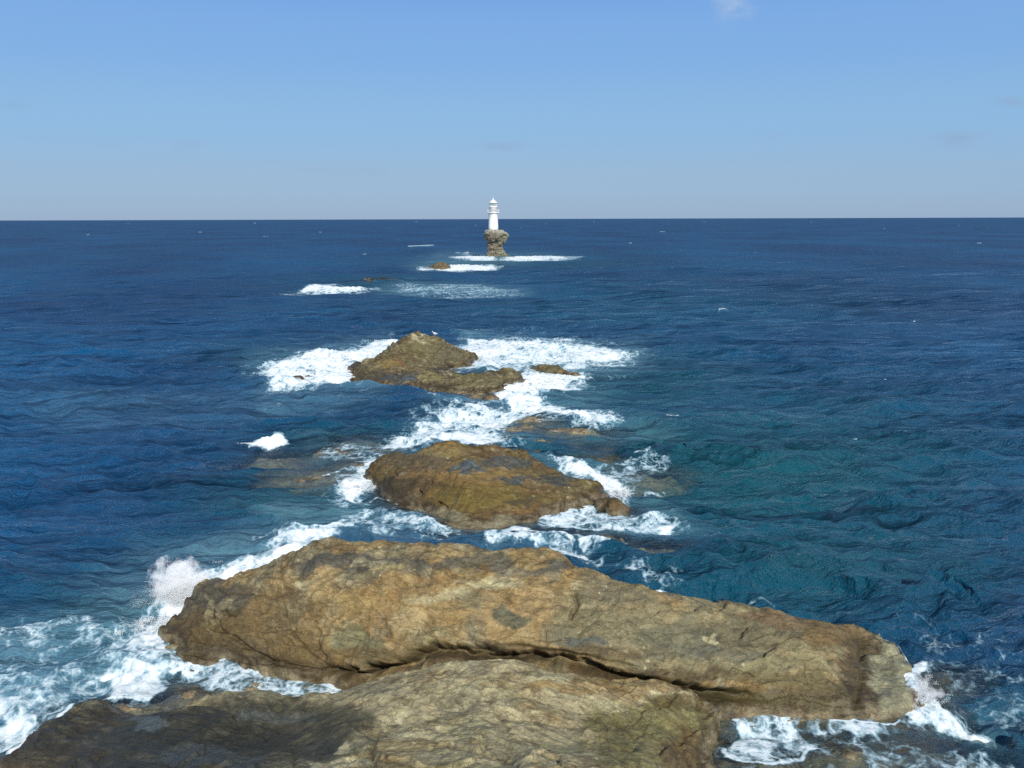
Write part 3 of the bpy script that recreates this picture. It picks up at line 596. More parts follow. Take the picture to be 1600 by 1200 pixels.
for i in range(12):
    a = 2*math.pi*i/12; V = []; Fs = []
    box_geo(V, Fs, (1.09*math.cos(a), 1.09*math.sin(a), TZ+2.61), .07, .07, .98, a); poly_mesh('mullion', V, Fs, WMT, gl)
lathe('lamp', [(.05, TZ+2.1), (.22, TZ+2.15), (.22, TZ+2.25), (.34, TZ+2.35), (.38, TZ+2.6), (.34, TZ+2.85), (.1, TZ+2.95)], 24, GRM, lh)
rf = lathe('roof', [(1.12, TZ+3.06), (1.34, TZ+3.06), (1.34, TZ+3.16), (1.05, TZ+3.42), (.62, TZ+3.78), (.25, TZ+4.05), (.14, TZ+4.15)], 32, WHT, lh)
lathe('finial', [(.05, TZ+4.12), (.16, TZ+4.2), (.2, TZ+4.32), (.15, TZ+4.45), (.03, TZ+4.5), (.025, TZ+5.1)], 16, WMT, rf)

# ---------------------------------------------------------------- seagull on the island's mound
def gull(px, py, z, facing, label):
    FE = sample_fields(np.array([Wp(px, py, z)[0]]), np.array([Wp(px, py, z)[1]]))[0]
    p = Wp(px, py, z); rr = np.linspace(.86, 1.14, 200); gx = p[0]*rr; gy = p[1]*rr; gh = sample_fields(gx, gy)
    q_ = int(np.argmax((gh-CH)/gy)); g = empty('seagull', (gx[q_], gy[q_], float(gh[q_])-.01)); g.rotation_euler = (0, 0, facing)
    tag(g, label, 'bird')
    WF = simple_mat('white_feathers', (.82, .82, .80), .8); GF = simple_mat('grey_feathers', (.38, .41, .44), .8); BK = simple_mat('yellow_beak', (.62, .40, .05), .5)
    # body + neck + head as one loft along x/z
    sec = [(-.26, .205, .012, .010), (-.19, .215, .045, .030), (-.10, .225, .085, .075), (.0, .225, .105, .105), (.08, .235, .10, .11), (.14, .27, .078, .085), (.165, .32, .055, .055), (.18, .365, .052, .05), (.20, .40, .055, .052), (.235, .41, .045, .042), (.262, .405, .018, .018)]
    V = []; Fs = []; sg = 16
    for j, (x, zc, wy, hz) in enumerate(sec):
        for i in range(sg):
            a = 2*math.pi*i/sg; V.append((x, wy*math.cos(a), zc+hz*math.sin(a)))
    for j in range(len(sec)-1):
        for i in range(sg):
            k = (i+1) % sg; Fs.append((j*sg+i, j*sg+k, (j+1)*sg+k, (j+1)*sg+i))
    Fs.append(tuple(range(sg))); Fs.append(tuple((len(sec)-1)*sg+i for i in reversed(range(sg))))
    poly_mesh('body', V, Fs, WF, g, True)
    for s_ in (-1, 1):
        V = []; Fs = []
        ring = [(-.30, .225, .02), (-.16, .255, .075), (.0, .275, .112), (.10, .26, .108), (.12, .22, .105), (.0, .185, .112), (-.16, .205, .085)]
        for x, zz, yy in ring: V.append((x, s_*yy, zz))
        for x, zz, yy in ring: V.append((x, s_*(yy+.016), zz))
        m = len(ring); Fs.append(tuple(range(m))); Fs.append(tuple(reversed(range(m, 2*m))))
        for i in range(m): Fs.append((i, (i+1) % m, m+(i+1) % m, m+i))
        poly_mesh('wing', V, Fs, GF, g, True)
        V = []; Fs = []; box_geo(V, Fs, (.02, s_*.04, .075), .014, .014, .15); box_geo(V, Fs, (.045, s_*.04, .006), .07, .045, .012); poly_mesh('leg', V, Fs, BK, g)
        V = []; Fs = []; box_geo(V, Fs, (.235, s_*.041, .42), .012, .008, .012); poly_mesh('eye', V, Fs, GRM, g)
    V = [(.255, -.016, .415), (.255, .016, .415), (.255, .016, .392), (.255, -.016, .392), (.325, 0, .392), (.318, 0, .386)]
    poly_mesh('beak', V, [(0, 1, 4), (1, 2, 5, 4), (2, 3, 5), (3, 0, 4, 5), (3, 2, 1, 0)], BK, g)
gull(680, 525, 2.1, R(200), 'white gull standing on the top of the small rock island')

# ---------------------------------------------------------------- the sea
def water_material():
    m, n, l = node_mat('sea_water'); n.clear()
    o = n.new('ShaderNodeOutputMaterial')
    at = n.new('ShaderNodeAttribute'); at.attribute_name = 'water'       # R foam, G milky, B teal
    op = n.new('ShaderNodeAttribute'); op.attribute_name = 'opacity'
    sep = n.new('ShaderNodeSeparateColor'); l.new(at.outputs['Color'], sep.inputs[0])
    geo = n.new('ShaderNodeNewGeometry')
    def noise(scale, detail, rough, sxyz=(1, 1, 1), dist=0., rot=0.):
        mp = n.new('ShaderNodeMapping'); mp.inputs['Scale'].default_value = sxyz; mp.inputs['Rotation'].default_value = (0, 0, rot); l.new(geo.outputs['Position'], mp.inputs[0])
        t = n.new('ShaderNodeTexNoise'); t.inputs['Scale'].default_value = scale; t.inputs['Detail'].default_value = detail
        t.inputs['Roughness'].default_value = rough; t.inputs['Distortion'].default_value = dist; l.new(mp.outputs[0], t.inputs['Vector']); return t, mp
    def mth(op_, a, b=None, c=None):
        x = n.new('ShaderNodeMath'); x.operation = op_
        for i, v in enumerate((a, b, c)):
            if v is None: continue
            if isinstance(v, (int, float)): x.inputs[i].default_value = v
            else: l.new(v, x.inputs[i])
        return x.outputs[0]
    def rng_(v, a, b, c=0., d=1., smooth=False):
        x = n.new('ShaderNodeMapRange'); x.interpolation_type = 'SMOOTHSTEP' if smooth else 'LINEAR'
        for k, q in (('From Min', a), ('From Max', b), ('To Min', c), ('To Max', d)):
            if isinstance(q, (int, float)): x.inputs[k].default_value = q
            else: l.new(q, x.inputs[k])
        l.new(v, x.inputs['Value']); return x.outputs[0]
    def mixrgb(f, a, b):
        x = n.new('ShaderNodeMixRGB')
        for i, v in enumerate((f, a, b)):
            if isinstance(v, tuple): x.inputs[i].default_value = v+(1,)
            elif isinstance(v, (int, float)): x.inputs[i].default_value = v
            else: l.new(v, x.inputs[i])
        return x.outputs[0]
    # water body colour
    big, _ = noise(.02, 4, .55, (1, .5, 1)); med, _ = noise(.35, 5, .6, (1, 1.6, 1), .4)
    body = mixrgb(rng_(big.outputs[0], .40, .60), WATER['deep1'], WATER['deep2'])
    body = mixrgb(sep.outputs['Blue'], body, WATER['teal'])
    body = mixrgb(mth('MULTIPLY', sep.outputs['Green'], rng_(med.outputs[0], .3, .7, .45, 1.)), body, WATER['milk'])
    dif = n.new('ShaderNodeBsdfDiffuse'); l.new(body, dif.inputs['Color'])
    tr = n.new('ShaderNodeBsdfTransparent'); tr.inputs['Color'].default_value = (.80, .86, .83, 1)
    mb = n.new('ShaderNodeMixShader'); l.new(op.outputs['Fac'], mb.inputs[0]); l.new(tr.outputs[0], mb.inputs[1]); l.new(dif.outputs[0], mb.inputs[2])
    # ripples as bump
    b1, _ = noise(1.3, 6, .66, (.55, 1.5, 1), .35, R(9)); b2, _ = noise(6., 4, .62, (.7, 1.5, 1), .3, R(-10)); b3, _ = noise(.30, 5, .62, (.5, 1.8, 1), .3, R(6))
    cdn = n.new('ShaderNodeCameraData')
    h = mth('ADD', mth('MULTIPLY', b1.outputs[0], .36), mth('MULTIPLY', b2.outputs[0], .12)); b4, _ = noise(.07, 4, .6, (.4, 1.6, 1), .2, R(4)); h = mth('ADD', h, mth('MULTIPLY', b3.outputs[0], 1.5)); h = mth('ADD', h, mth('MULTIPLY', b4.outputs[0], 9.))
    bp = n.new('ShaderNodeBump'); bp.inputs['Strength'].default_value = 1.0; bp.inputs['Distance'].default_value = WATER['bump']; l.new(h, bp.inputs['Height'])
    nb = n.new('ShaderNodeVectorMath'); nb.operation = 'SCALE'; nb.inputs['Scale'].default_value = .55; l.new(bp.outputs[0], nb.inputs[0])
    nu = n.new('ShaderNodeVectorMath'); nu.operation = 'ADD'; nu.inputs[1].default_value = (0, 0, .45); l.new(nb.outputs[0], nu.inputs[0])
    nn = n.new('ShaderNodeVectorMath'); nn.operation = 'NORMALIZE'; l.new(nu.outputs[0], nn.inputs[0]); l.new(nn.outputs[0], dif.inputs['Normal'])
    gl_ = n.new('ShaderNodeBsdfGlossy'); gl_.inputs['Roughness'].default_value = .27; l.new(bp.outputs[0], gl_.inputs['Normal'])
    fr = n.new('ShaderNodeFresnel'); fr.inputs['IOR'].default_value = 1.33; l.new(bp.outputs[0], fr.inputs['Normal'])
    ff = mth('MINIMUM', fr.outputs[0], WATER['fresmax'])
    mg = n.new('ShaderNodeMixShader'); l.new(ff, mg.inputs[0]); l.new(mb.outputs[0], mg.inputs[1]); l.new(gl_.outputs[0], mg.inputs[2])
    # foam: lacy veins where thin, solid where thick
    wn, mp = noise(.9, 4, .6, (1, 1, 1), 0.)
    sc_ = n.new('ShaderNodeVectorMath'); sc_.operation = 'SCALE'; sc_.inputs['Scale'].default_value = 1.5; l.new(wn.outputs['Color'], sc_.inputs[0])
    ad = n.new('ShaderNodeVectorMath'); ad.operation = 'ADD'; l.new(geo.outputs['Position'], ad.inputs[0]); l.new(sc_.outputs[0], ad.inputs[1])
    def vor(s, a):
        v = n.new('ShaderNodeTexVoronoi'); v.feature = 'DISTANCE_TO_EDGE'; v.inputs['Scale'].default_value = s; v.inputs['Randomness'].default_value = 1
        m2 = n.new('ShaderNodeMapping'); m2.inputs['Scale'].default_value = (1, .75, 1); m2.inputs['Rotation'].default_value = (0, 0, a)
        l.new(ad.outputs[0], m2.inputs[0]); l.new(m2.outputs[0], v.inputs['Vector'])
        return v.outputs['Distance']
    v1 = rng_(vor(1.15, .3), 0., .40, 1., 0.); v2 = rng_(vor(3.1, 1.2), 0., .36, 1., 0.)
    fn, _ = noise(1.4, 8, .72, (1, 1, 1), .8); fn2, _ = noise(9., 5, .7)
    pat = mth('ADD', mth('MULTIPLY', v1, .25), mth('MULTIPLY', v2, .20)); pat = mth('ADD', pat, mth('MULTIPLY', fn.outputs[0], .86)); pat = mth('ADD', pat, mth('MULTIPLY', fn2.outputs[0], .2)); fn3, _ = noise(.33, 3, .5, (.8, 1.2, 1), .5); pat = mth('ADD', pat, mth('MULTIPLY', mth('SUBTRACT', fn3.outputs[0], .5), .55))
    # pat roughly .35 .. 1.2
    thr = rng_(sep.outputs['Red'], 0., 1., 1.38, .34)
    dlt = mth('SUBTRACT', pat, thr)
    fo = rng_(dlt, -.15, .20, 0., .96, True)
    fo = mth('MULTIPLY', fo, rng_(sep.outputs['Red'], .0, .12, 0., 1.))
    fd = n.new('ShaderNodeBsdfDiffuse')
    fcol = mixrgb(rng_(mth('ADD', dlt, mth('MULTIPLY', mth('SUBTRACT', fn2.outputs[0], .5), .5)), -.04, .46), (.25, .42, .50), (.88, .90, .90)); l.new(fcol, fd.inputs['Color'])
    bf = n.new('ShaderNodeBump'); bf.inputs['Strength'].default_value = .6; bf.inputs['Distance'].default_value = .08; l.new(pat, bf.inputs['Height']); 
    fb = n.new('ShaderNodeVectorMath'); fb.operation = 'ADD'; fb.inputs[1].default_value = (.03, -.22, .6); l.new(bf.outputs[0], fb.inputs[0])
    fb2 = n.new('ShaderNodeVectorMath'); fb2.operation = 'NORMALIZE'; l.new(fb.outputs[0], fb2.inputs[0]); l.new(fb2.outputs[0], fd.inputs['Normal'])
    mf = n.new('ShaderNodeMixShader'); l.new(fo, mf.inputs[0]); l.new(mg.outputs[0], mf.inputs[1]); l.new(fd.outputs[0], mf.inputs[2])
    l.new(mf.outputs[0], o.inputs[0])
    return m
WATER = dict(deep1=(.0015, .036, .112), deep2=(.0022, .066, .168), teal=(.0028, .073, .088), milk=(.13, .27, .33), bump=1.05, fresmax=.24)

def sea():
    dt = .00082
    t = np.concatenate([np.linspace(8., .95, 40, endpoint=False), np.arange(.95, .0010, -dt), [.0008, .0005, .0003, .0002]])
    r = CH/t
    fov = R(33.5); nc = 1400
    th = np.concatenate([np.linspace(-math.pi, -fov, 60, endpoint=False), np.linspace(-fov, fov, nc, endpoint=False), np.linspace(fov, math.pi, 60)])
    Th, Rr = np.meshgrid(th, r)
    X = (np.sin(Th)*Rr).ravel(); Y = (np.cos(Th)*Rr).ravel(); r_ = Rr.ravel()
    n = len(X); print('sea verts', n)
    dr = np.abs(np.gradient(r))[:, None].repeat(len(th), 1).ravel()
    P0 = np.stack([X, Y, np.zeros(n)], 1)
    px, py = proj(P0); front = (Y > 4)
    px = np.where(front, px, -9999); py = np.where(front, py, -9999)
    near = r_ < 500
    S = np.stack([X, Y, 0*X], 1)
    # ---- authored wash: foam / milky / teal on the water surface
    wx = np.zeros(n, f32); wy = np.zeros(n, f32)
    k = near
    kk = np.clip(28/np.maximum(r_[k], 1), .2, 1.3)
    wx[k] = fbm(S[k]*.45, 4)*26*kk; wy[k] = fbm(S[k]*.45+33, 4)*11*kk**1.6
    kf = (r_ > 120) & (r_ < 2500)
    wx[kf] += fbm(S[kf]*.11+5, 4)*7; wy[kf] += fbm(S[kf]*.11+55, 4)*1.5
    qx = px+wx; qy = py+wy
    foam = np.zeros(n, f32); milk = np.zeros(n, f32); teal = np.zeros(n, f32); lift = np.zeros(n, f32)
    def inpoly(x, y, pts):
        ins = np.zeros(x.shape, bool); m = len(pts)
        for i in range(m):
            x0, y0 = pts[i]; x1, y1 = pts[(i+1) % m]
            if y0 == y1: continue
            c = ((y0 > y) != (y1 > y)) & (x < (x1-x0)*(y-y0)/(y1-y0)+x0); ins ^= c
        return ins
    def area(A, pts, v, e, ay=2.2, warp=True):
        xs = [p[0] for p in pts]; ys = [p[1] for p in pts]
        b = (px > min(xs)-e*2-40) & (px < max(xs)+e*2+40) & (py > min(ys)-e-20) & (py < max(ys)+e+20)
        ii = np.nonzero(b)[0]
        if len(ii) == 0: return
        x = (qx if warp else px)[ii]; y = (qy if warp else py)[ii]
        D, T = seg_dist(x, y, pts+[pts[0]], ay); ins = inpoly(x, y, pts)
        s = np.where(ins, D, -D); A[ii] = np.maximum(A[ii], v*sst(-e, e*.9, s))
        if A is foam: A[ii] = np.maximum(A[ii], min(v, 1)*.56*sst(-e*3.4, -e*.2, s))
    def line(A, pts, v, wd, ay=2.2, warp=True, taper=True):
        xs = [p[0] for p in pts]; ys = [p[1] for p in pts]
        b = (px > min(xs)-wd*3-30) & (px < max(xs)+wd*3+30) & (py > min(ys)-wd*3-14) & (py < max(ys)+wd*3+14)
        ii = np.nonzero(b)[0]
        if len(ii) == 0: return
        D, T = seg_dist((qx if warp else px)[ii], (qy if warp else py)[ii], pts, ay)
        kq = np.exp(-(D/wd)**2)*v
        if taper: kq *= sst(0, .15, T)*sst(1, .85, T)
        A[ii] = np.maximum(A[ii], kq)
    a = area; g = line
    # island surf
    a(foam, [(420, 578), (440, 563), (500, 553), (560, 546), (600, 536), (622, 530), (630, 545), (600, 560), (570, 575), (560, 600), (545, 604), (490, 606), (425, 614), (416, 600)], 1.0, 9)
    a(foam, [(390, 575), (420, 560), (520, 545), (620, 527), (630, 560), (560, 612), (420, 620)], .60, 22)
    a(foam, [(730, 534), (790, 532), (870, 536), (930, 547), (990, 553), (980, 563), (930, 568), (900, 580), (860, 572), (800, 572), (740, 566), (715, 550)], .92, 14)
    a(foam, [(715, 527), (790, 523), (880, 525), (960, 540), (1010, 552), (1000, 570), (930, 585), (800, 590), (700, 580)], .58, 24)
    a(foam, [(690, 566), (750, 562), (800, 572), (820, 580), (760, 582), (700, 578)], .75, 10)
    a(foam, [(778, 602), (800, 590), (822, 582), (870, 583), (915, 590), (880, 603), (850, 612), (850, 626), (880, 640), (920, 650), (965, 652), (960, 664), (925, 667), (880, 656), (840, 648), (800, 636), (780, 620)], 1.0, 8)
    a(foam, [(830, 585), (900, 583), (930, 600), (880, 615), (840, 612)], .66, 14)
    a(foam, [(860, 648), (905, 650), (965, 652), (955, 664), (900, 662)], 1.1, 6)
    g(foam, [(545, 607), (600, 608), (650, 618), (700, 628), (780, 634)], .55, 5); g(foam, [(700, 628), (740, 633), (770, 634)], .85, 6)
    # wash between the island and the brown olive rock
    a(foam, [(655, 642), (720, 634), (800, 634), (830, 645), (790, 655), (785, 680), (800, 702), (740, 703), (690, 694), (650, 705), (595, 708), (600, 697), (655, 672)], .80, 16)
    a(foam, [(690, 670), (760, 672), (790, 690), (760, 702), (700, 692)], .95, 14)
    g(foam, [(600, 703), (650, 701), (690, 697)], 1.0, 7)
    a(foam, [(500, 705), (530, 695), (600, 700), (600, 720), (540, 722), (505, 725)], .50, 10)
    a(foam, [(590, 715), (592, 735), (580, 762), (545, 780), (520, 770), (545, 745)], .98, 10); a(foam, [(510, 750), (590, 700), (600, 780), (540, 800), (500, 790)], .50, 16)
    g(foam, [(490, 744), (520, 742), (545, 733), (565, 738)], .75, 4)
    g(foam, [(585, 770), (620, 782), (660, 795), (690, 815)], .62, 6)
    a(foam, [(868, 730), (930, 744), (992, 760), (988, 782), (955, 778), (925, 757), (880, 743)], 1.0, 8)
    a(foam, [(860, 722), (960, 728), (1030, 715), (1040, 740), (1000, 760), (940, 750)], .50, 14); g(foam, [(985, 726), (1030, 716)], .6, 6)
    a(foam, [(830, 812), (870, 790), (920, 788), (940, 805), (985, 812), (1065, 812), (1065, 830), (980, 836), (900, 826)], .66, 12)
    g(foam, [(826, 812), (880, 820), (930, 830), (1000, 836)], .85, 5); g(foam, [(985, 762), (1040, 766)], .6, 5)
    a(foam, [(1050, 820), (1180, 820), (1190, 850), (1090, 850)], .38, 18)
    g(foam, [(752, 850), (762, 832), (800, 828), (850, 836), (880, 855), (910, 868)], 1.0, 7, 1.6)
    a(foam, [(760, 835), (850, 838), (900, 865), (945, 888), (900, 885), (830, 868), (755, 860)], .62, 10); a(foam, [(895, 855), (975, 848), (985, 862), (920, 872)], .70, 8)
    g(foam, [(910, 870), (980, 868), (1050, 872)], .55, 5)
    a(foam, [(590, 785), (650, 795), (700, 825), (740, 845), (700, 862), (560, 858), (470, 855), (540, 815)], .47, 16)
    a(foam, [(640, 815), (710, 825), (700, 850), (620, 850)], .62, 14)
    g(foam, [(1000, 918), (1045, 924)], .9, 5); g(foam, [(1140, 936), (1200, 943)], .5, 7); a(foam, [(960, 880), (1060, 900), (1100, 935), (1000, 925)], .40, 14)
    # left side of the big rock
    a(foam, [(520, 838), (440, 866), (390, 886), (330, 906), (280, 932), (235, 955), (300, 960), (380, 925), (450, 890), (520, 858)], 1.0, 12)
    a(foam, [(520, 832), (430, 850), (340, 890), (260, 915), (215, 960), (250, 1010), (330, 950), (480, 880)], .60, 22)
    g(foam, [(380, 862), (440, 850), (520, 836), (640, 848)], .55, 9)
    a(foam, [(245, 960), (275, 965), (262, 1012), (225, 1008), (205, 985)], .92, 12)
    a(foam, [(180, 985), (260, 975), (300, 1030), (240, 1050), (170, 1030)], .62, 22)
    a(foam, [(160, 1045), (210, 1040), (270, 1072), (235, 1092), (150, 1094)], .98, 10)
    g(foam, [(140, 1092), (190, 1093), (240, 1088)], 1.0, 6); g(foam, [(235, 1045), (300, 1036), (350, 1040)], .85, 7); g(foam, [(300, 1042), (360, 1035), (420, 1052)], .8, 5)
    a(foam, [(255, 1025), (400, 1040), (560, 1062), (600, 1072), (540, 1098), (430, 1090), (330, 1078), (290, 1055)], .60, 14)
    a(foam, [(480, 1055), (560, 1062), (575, 1080), (500, 1085)], .75, 12); g(foam, [(420, 1090), (480, 1100), (540, 1092)], .85, 7)
    a(foam, [(0, 960), (240, 960), (250, 1060), (130, 1100), (60, 1150), (-60, 1200), (-60, 980)], .52, 30)
    a(foam, [(60, 985), (120, 975), (160, 1010), (130, 1060), (70, 1050)], .52, 20); a(foam, [(-20, 1075), (40, 1065), (65, 1110), (40, 1150), (-20, 1180)], .62, 20)
    g(foam, [(-30, 1205), (20, 1178), (60, 1150), (95, 1112), (110, 1098)], 1.0, 8, 1.5)
    g(foam, [(110, 1098), (140, 1102), (160, 1112)], .8, 5)
    # right
    a(foam, [(1412, 1035), (1440, 1032), (1458, 1062), (1475, 1090), (1530, 1125), (1545, 1142), (1470, 1128), (1420, 1116), (1400, 1100), (1432, 1075)], .84, 12)
    a(foam, [(1415, 1040), (1445, 1038), (1448, 1058), (1425, 1062)], 1.1, 8); a(foam, [(1480, 1105), (1530, 1125), (1540, 1140), (1490, 1130)], 1.0, 10)
    a(foam, [(1350, 950), (1500, 960), (1600, 1000), (1640, 1150), (1480, 1110), (1420, 1010)], .36, 26); a(foam, [(1480, 985), (1540, 1000), (1530, 1020), (1490, 1010)], .48, 12)
    g(foam, [(1345, 985), (1375, 992), (1400, 1008), (1415, 1030)], .75, 6)
    a(foam, [(1100, 1100), (1160, 1098), (1250, 1112), (1275, 1150), (1262, 1178), (1180, 1188), (1125, 1178), (1150, 1140)], .80, 14)
    g(foam, [(1120, 1150), (1140, 1178), (1190, 1190), (1250, 1182), (1268, 1165)], .95, 7, 1.6)
    a(foam, [(1150, 1100), (1300, 1118), (1400, 1128), (1420, 1150), (1300, 1150)], .58, 14)
    a(foam, [(1250, 1140), (1400, 1140), (1480, 1170), (1620, 1190), (1620, 1230), (1350, 1210)], .47, 18)
    a(foam, [(1120, 1180), (1300, 1190), (1300, 1230), (1120, 1230)], .42, 14)
    g(foam, [(1290, 1115), (1340, 1124), (1400, 1128), (1415, 1110)], .7, 5)
    # far whitewater
    a(foam, [(706, 402), (722, 399.5), (745, 399), (770, 402.5), (776, 407), (740, 406.5), (715, 404.5)], 1.0, 5., 4); a(foam, [(790, 405), (815, 402), (860, 401.5), (880, 402.5), (905, 403.2), (870, 405), (815, 407)], 1.0, 5., 4); g(foam, [(770, 407), (800, 407)], .6, 4, 4)
    g(foam, [(709, 396.5), (722, 395.5), (735, 397)], .9, 5, 5, False); g(foam, [(640, 399.5), (705, 399)], .45, 3, 5, False)
    a(foam, [(652, 419), (680, 421), (705, 417.5), (772, 416.5), (770, 421.5), (700, 423), (655, 421.5)], 1.1, 5., 4); g(foam, [(770, 418), (790, 417)], .7, 4, 5, False)
    g(foam, [(634, 385), (650, 384), (686, 383)], .8, 5, 5, False); g(foam, [(680, 385), (730, 387)], .4, 3, 5, False)
    a(foam, [(470, 454), (495, 449), (530, 451), (570, 452.5), (590, 452), (545, 458), (475, 457.5)], 1.0, 5, 3); a(foam, [(425, 462), (475, 455), (480, 462)], .5, 8, 3); g(foam, [(490, 445), (520, 444)], .6, 6, 4)
    a(foam, [(600, 455), (640, 441), (740, 446), (828, 456), (815, 462), (740, 464), (640, 460)], .46, 9, 3); g(foam, [(620, 457), (700, 450), (815, 458)], .50, 6, 3); a(milk, [(590, 456), (640, 442), (750, 446), (820, 456), (800, 462), (640, 460)], .75, 26, 3); g(milk, [(620, 456), (700, 448), (815, 457)], 1., 7, 3)
    # single whitecaps
    a(foam, [(386, 696), (400, 692), (425, 687), (438, 687), (446, 695), (420, 699)], 1.25, 3, 2.2, False)
    for (x, y, wdt) in ((1130, 486.5, 6), (757, 495, 4), (415, 369, 3), (137, 367, 3), (303, 351, 2.5), (312, 363, 3), (398, 349, 2), (1385, 357, 3), (1035, 362, 3), (1270, 347, 2.5), (1180, 394, 3), (569, 398, 3), (574, 436, 4),
                        (745, 343.8+8, 2), (816, 355, 2), (650, 347, 2), (855, 349, 2), (1430, 500, 3), (1385, 592, 4), (95, 420, 3), (240, 500, 3), (1050, 648, 8), (1330, 705, 5), (1245, 455, 3), (60, 560, 3), (1530, 380, 3), (985, 380, 2), (500, 363, 2), (1100, 347, 2), (930, 346.5, 2), (200, 350, 2), (1500, 352, 2)):
        g(foam, [(x-wdt*1.6, y+.4), (x, y-.3), (x+wdt*1.6, y)], .95 if wdt > 8 else .8, max(1.3, wdt*.35), 2.5, False)
    # milky aerated water
    a(milk, [(215, 870), (480, 840), (520, 850), (300, 1000), (280, 1050), (560, 1050), (560, 1100), (300, 1100), (130, 1110), (-40, 1210), (-40, 980), (150, 940)], .62, 60)
    a(milk, [(250, 900), (300, 870), (420, 850), (500, 850), (300, 960), (220, 980)], .85, 40)
    a(milk, [(430, 790), (580, 770), (700, 820), (760, 860), (480, 860), (420, 860)], .55, 50); a(milk, [(390, 560), (600, 520), (600, 620), (400, 640)], .5, 40); a(milk, [(720, 520), (1000, 540), (1010, 575), (850, 600), (720, 590)], .7, 30)
    a(milk, [(780, 590), (930, 590), (960, 650), (1050, 680), (900, 690), (640, 710), (650, 640)], .35, 40); a(milk, [(820, 720), (1000, 740), (1080, 820), (1000, 850), (760, 870), (850, 800)], .45, 40)
    a(milk, [(1400, 1020), (1560, 1100), (1560, 1150), (1400, 1130)], .4, 40); a(milk, [(1100, 1090), (1300, 1110), (1300, 1200), (1100, 1200)], .5, 40)
    a(milk, [(470, 690), (600, 690), (600, 770), (470, 770)], .35, 40); a(milk, [(0, 620), (400, 610), (420, 640), (100, 665)], .22, 60); a(milk, [(690, 395), (860, 398), (800, 412), (660, 425), (640, 415)], .5, 30, 3)
    # teal (shallower, sandy) water
    def blob(A, cx, cy, rx, ry, v):
        q = ((qx-cx)/rx)**2+((qy-cy)/ry)**2; A[:] = np.maximum(A, v*np.exp(-q)*front)
    blob(teal, 1120, 740, 520, 160, .8); blob(teal, 1020, 690, 120, 40, .9); blob(teal, 1250, 880, 450, 140, .7); blob(teal, 1450, 1150, 300, 130, .7); blob(teal, 560, 700, 190, 60, .7); blob(teal, 470, 790, 200, 60, .8)
    blob(teal, 980, 600, 260, 70, .7); blob(teal, 1000, 480, 500, 60, .35); blob(teal, 600, 445, 170, 14, .6); blob(teal, 200, 980, 260, 110, .6); blob(teal, 350, 860, 200, 60, .35)
    blob(teal, 430, 560, 120, 40, .4); blob(teal, 820, 410, 200, 16, .5)
    # ---- depth over the drowned rock
    H = sample_fields(X, Y)
    # ---- waves
    rg = np.random.default_rng(11)
    Z = np.zeros(n, f32); DX = np.zeros(n, f32); DY = np.zeros(n, f32)
    dmp = np.clip((-H)/1.1, .18, 1)
    gust = np.ones(n, f32); gust[k] = 1+.45*fbm(S[k]*.035, 3)
    lam = np.concatenate([np.geomspace(.45, 3., 46), np.geomspace(3.2, 14, 30), [19, 24, 31, 38]])
    main = R(-100)
    for L_ in lam:
        spread = .50 if L_ < 3 else .40 if L_ < 14 else .22
        an = main+rg.normal()*spread; kx = math.cos(an)*2*math.pi/L_; ky = math.sin(an)*2*math.pi/L_; ph = rg.uniform(0, 6.28)
        amp = .0128*L_**.9 if L_ < 3 else .0165*L_**.62 if L_ < 14 else .011*L_**.72
        # fade out where the grid gets too coarse for this wave
        fade = sst(1.9, 3.2, L_/np.maximum(dr, r_*.0009))
        kq = np.nonzero(fade > .001)[0]
        p = kx*X[kq]+ky*Y[kq]+ph+ (wx[kq]*.035)*2*math.pi/max(L_, 2.)
        A_ = amp*fade[kq]*gust[kq]
        s, c = np.sin(p), np.cos(p)
        Z[kq] += A_*s; q_ = .6
        DX[kq] += A_*q_*c*math.cos(an); DY[kq] += A_*q_*c*math.sin(an)
    Z = Z*dmp; DX *= dmp; DY *= dmp
    calm = np.zeros(n, f32); g(calm, [(360, 694), (420, 692), (470, 694)], .75, 26, 2.2, False, False); Z *= 1-calm
    # swell lines and breakers
    def swell(pts, h, wd, ay=2.2, warp=True):
        T_ = np.zeros(n, f32); g(T_, pts, h, wd, ay, warp); return T_
    Z += swell([(380, 692), (410, 689), (434, 686), (452, 690)], .05, 12)
    Z += swell([(424, 689), (432, 688), (442, 690)], .03, 6)
    Z += swell([(820, 640), (880, 657), (950, 664), (1040, 668), (1150, 680)], .34, 16)
    Z += swell([(880, 655), (920, 662), (962, 662)], .22, 9)
    Z += swell([(360, 508), (480, 503), (620, 500), (720, 502)], .28, 14, 3)
    Z += swell([(970, 530), (1060, 528), (1150, 531)], .22, 14, 3)
    Z += swell([(520, 690), (600, 686), (450, 690)], .16, 14)
    Z += swell([(470, 455), (520, 453), (580, 455)], .35, 10, 3) + swell([(575, 440), (600, 437), (640, 438)], .5, 10, 3)
    Z += swell([(420, 880), (350, 905), (290, 930)], .25, 22, 1.8)
    Z += swell([(1412, 1050), (1440, 1050), (1440, 1075)], .16, 16, 1.6)
    Z += swell([(755, 852), (765, 836), (800, 832), (850, 840)], .10, 9, 1.6)
    Z += swell([(420, 590), (480, 575), (540, 560)], .25, 22); Z += swell([(760, 550), (850, 555), (940, 560)], .25, 22)
    Z += swell([(150, 1092), (200, 1088), (260, 1080)], .07, 14, 1.6)
    Z += swell([(710, 403), (770, 405), (850, 403.5), (890, 403.5)], .5, 4, 4, False); Z += swell([(655, 421), (700, 420), (770, 419)], .5, 4, 4, False)
    # churned surface in thick foam
    ch = np.nonzero((foam > .3) & near)[0]
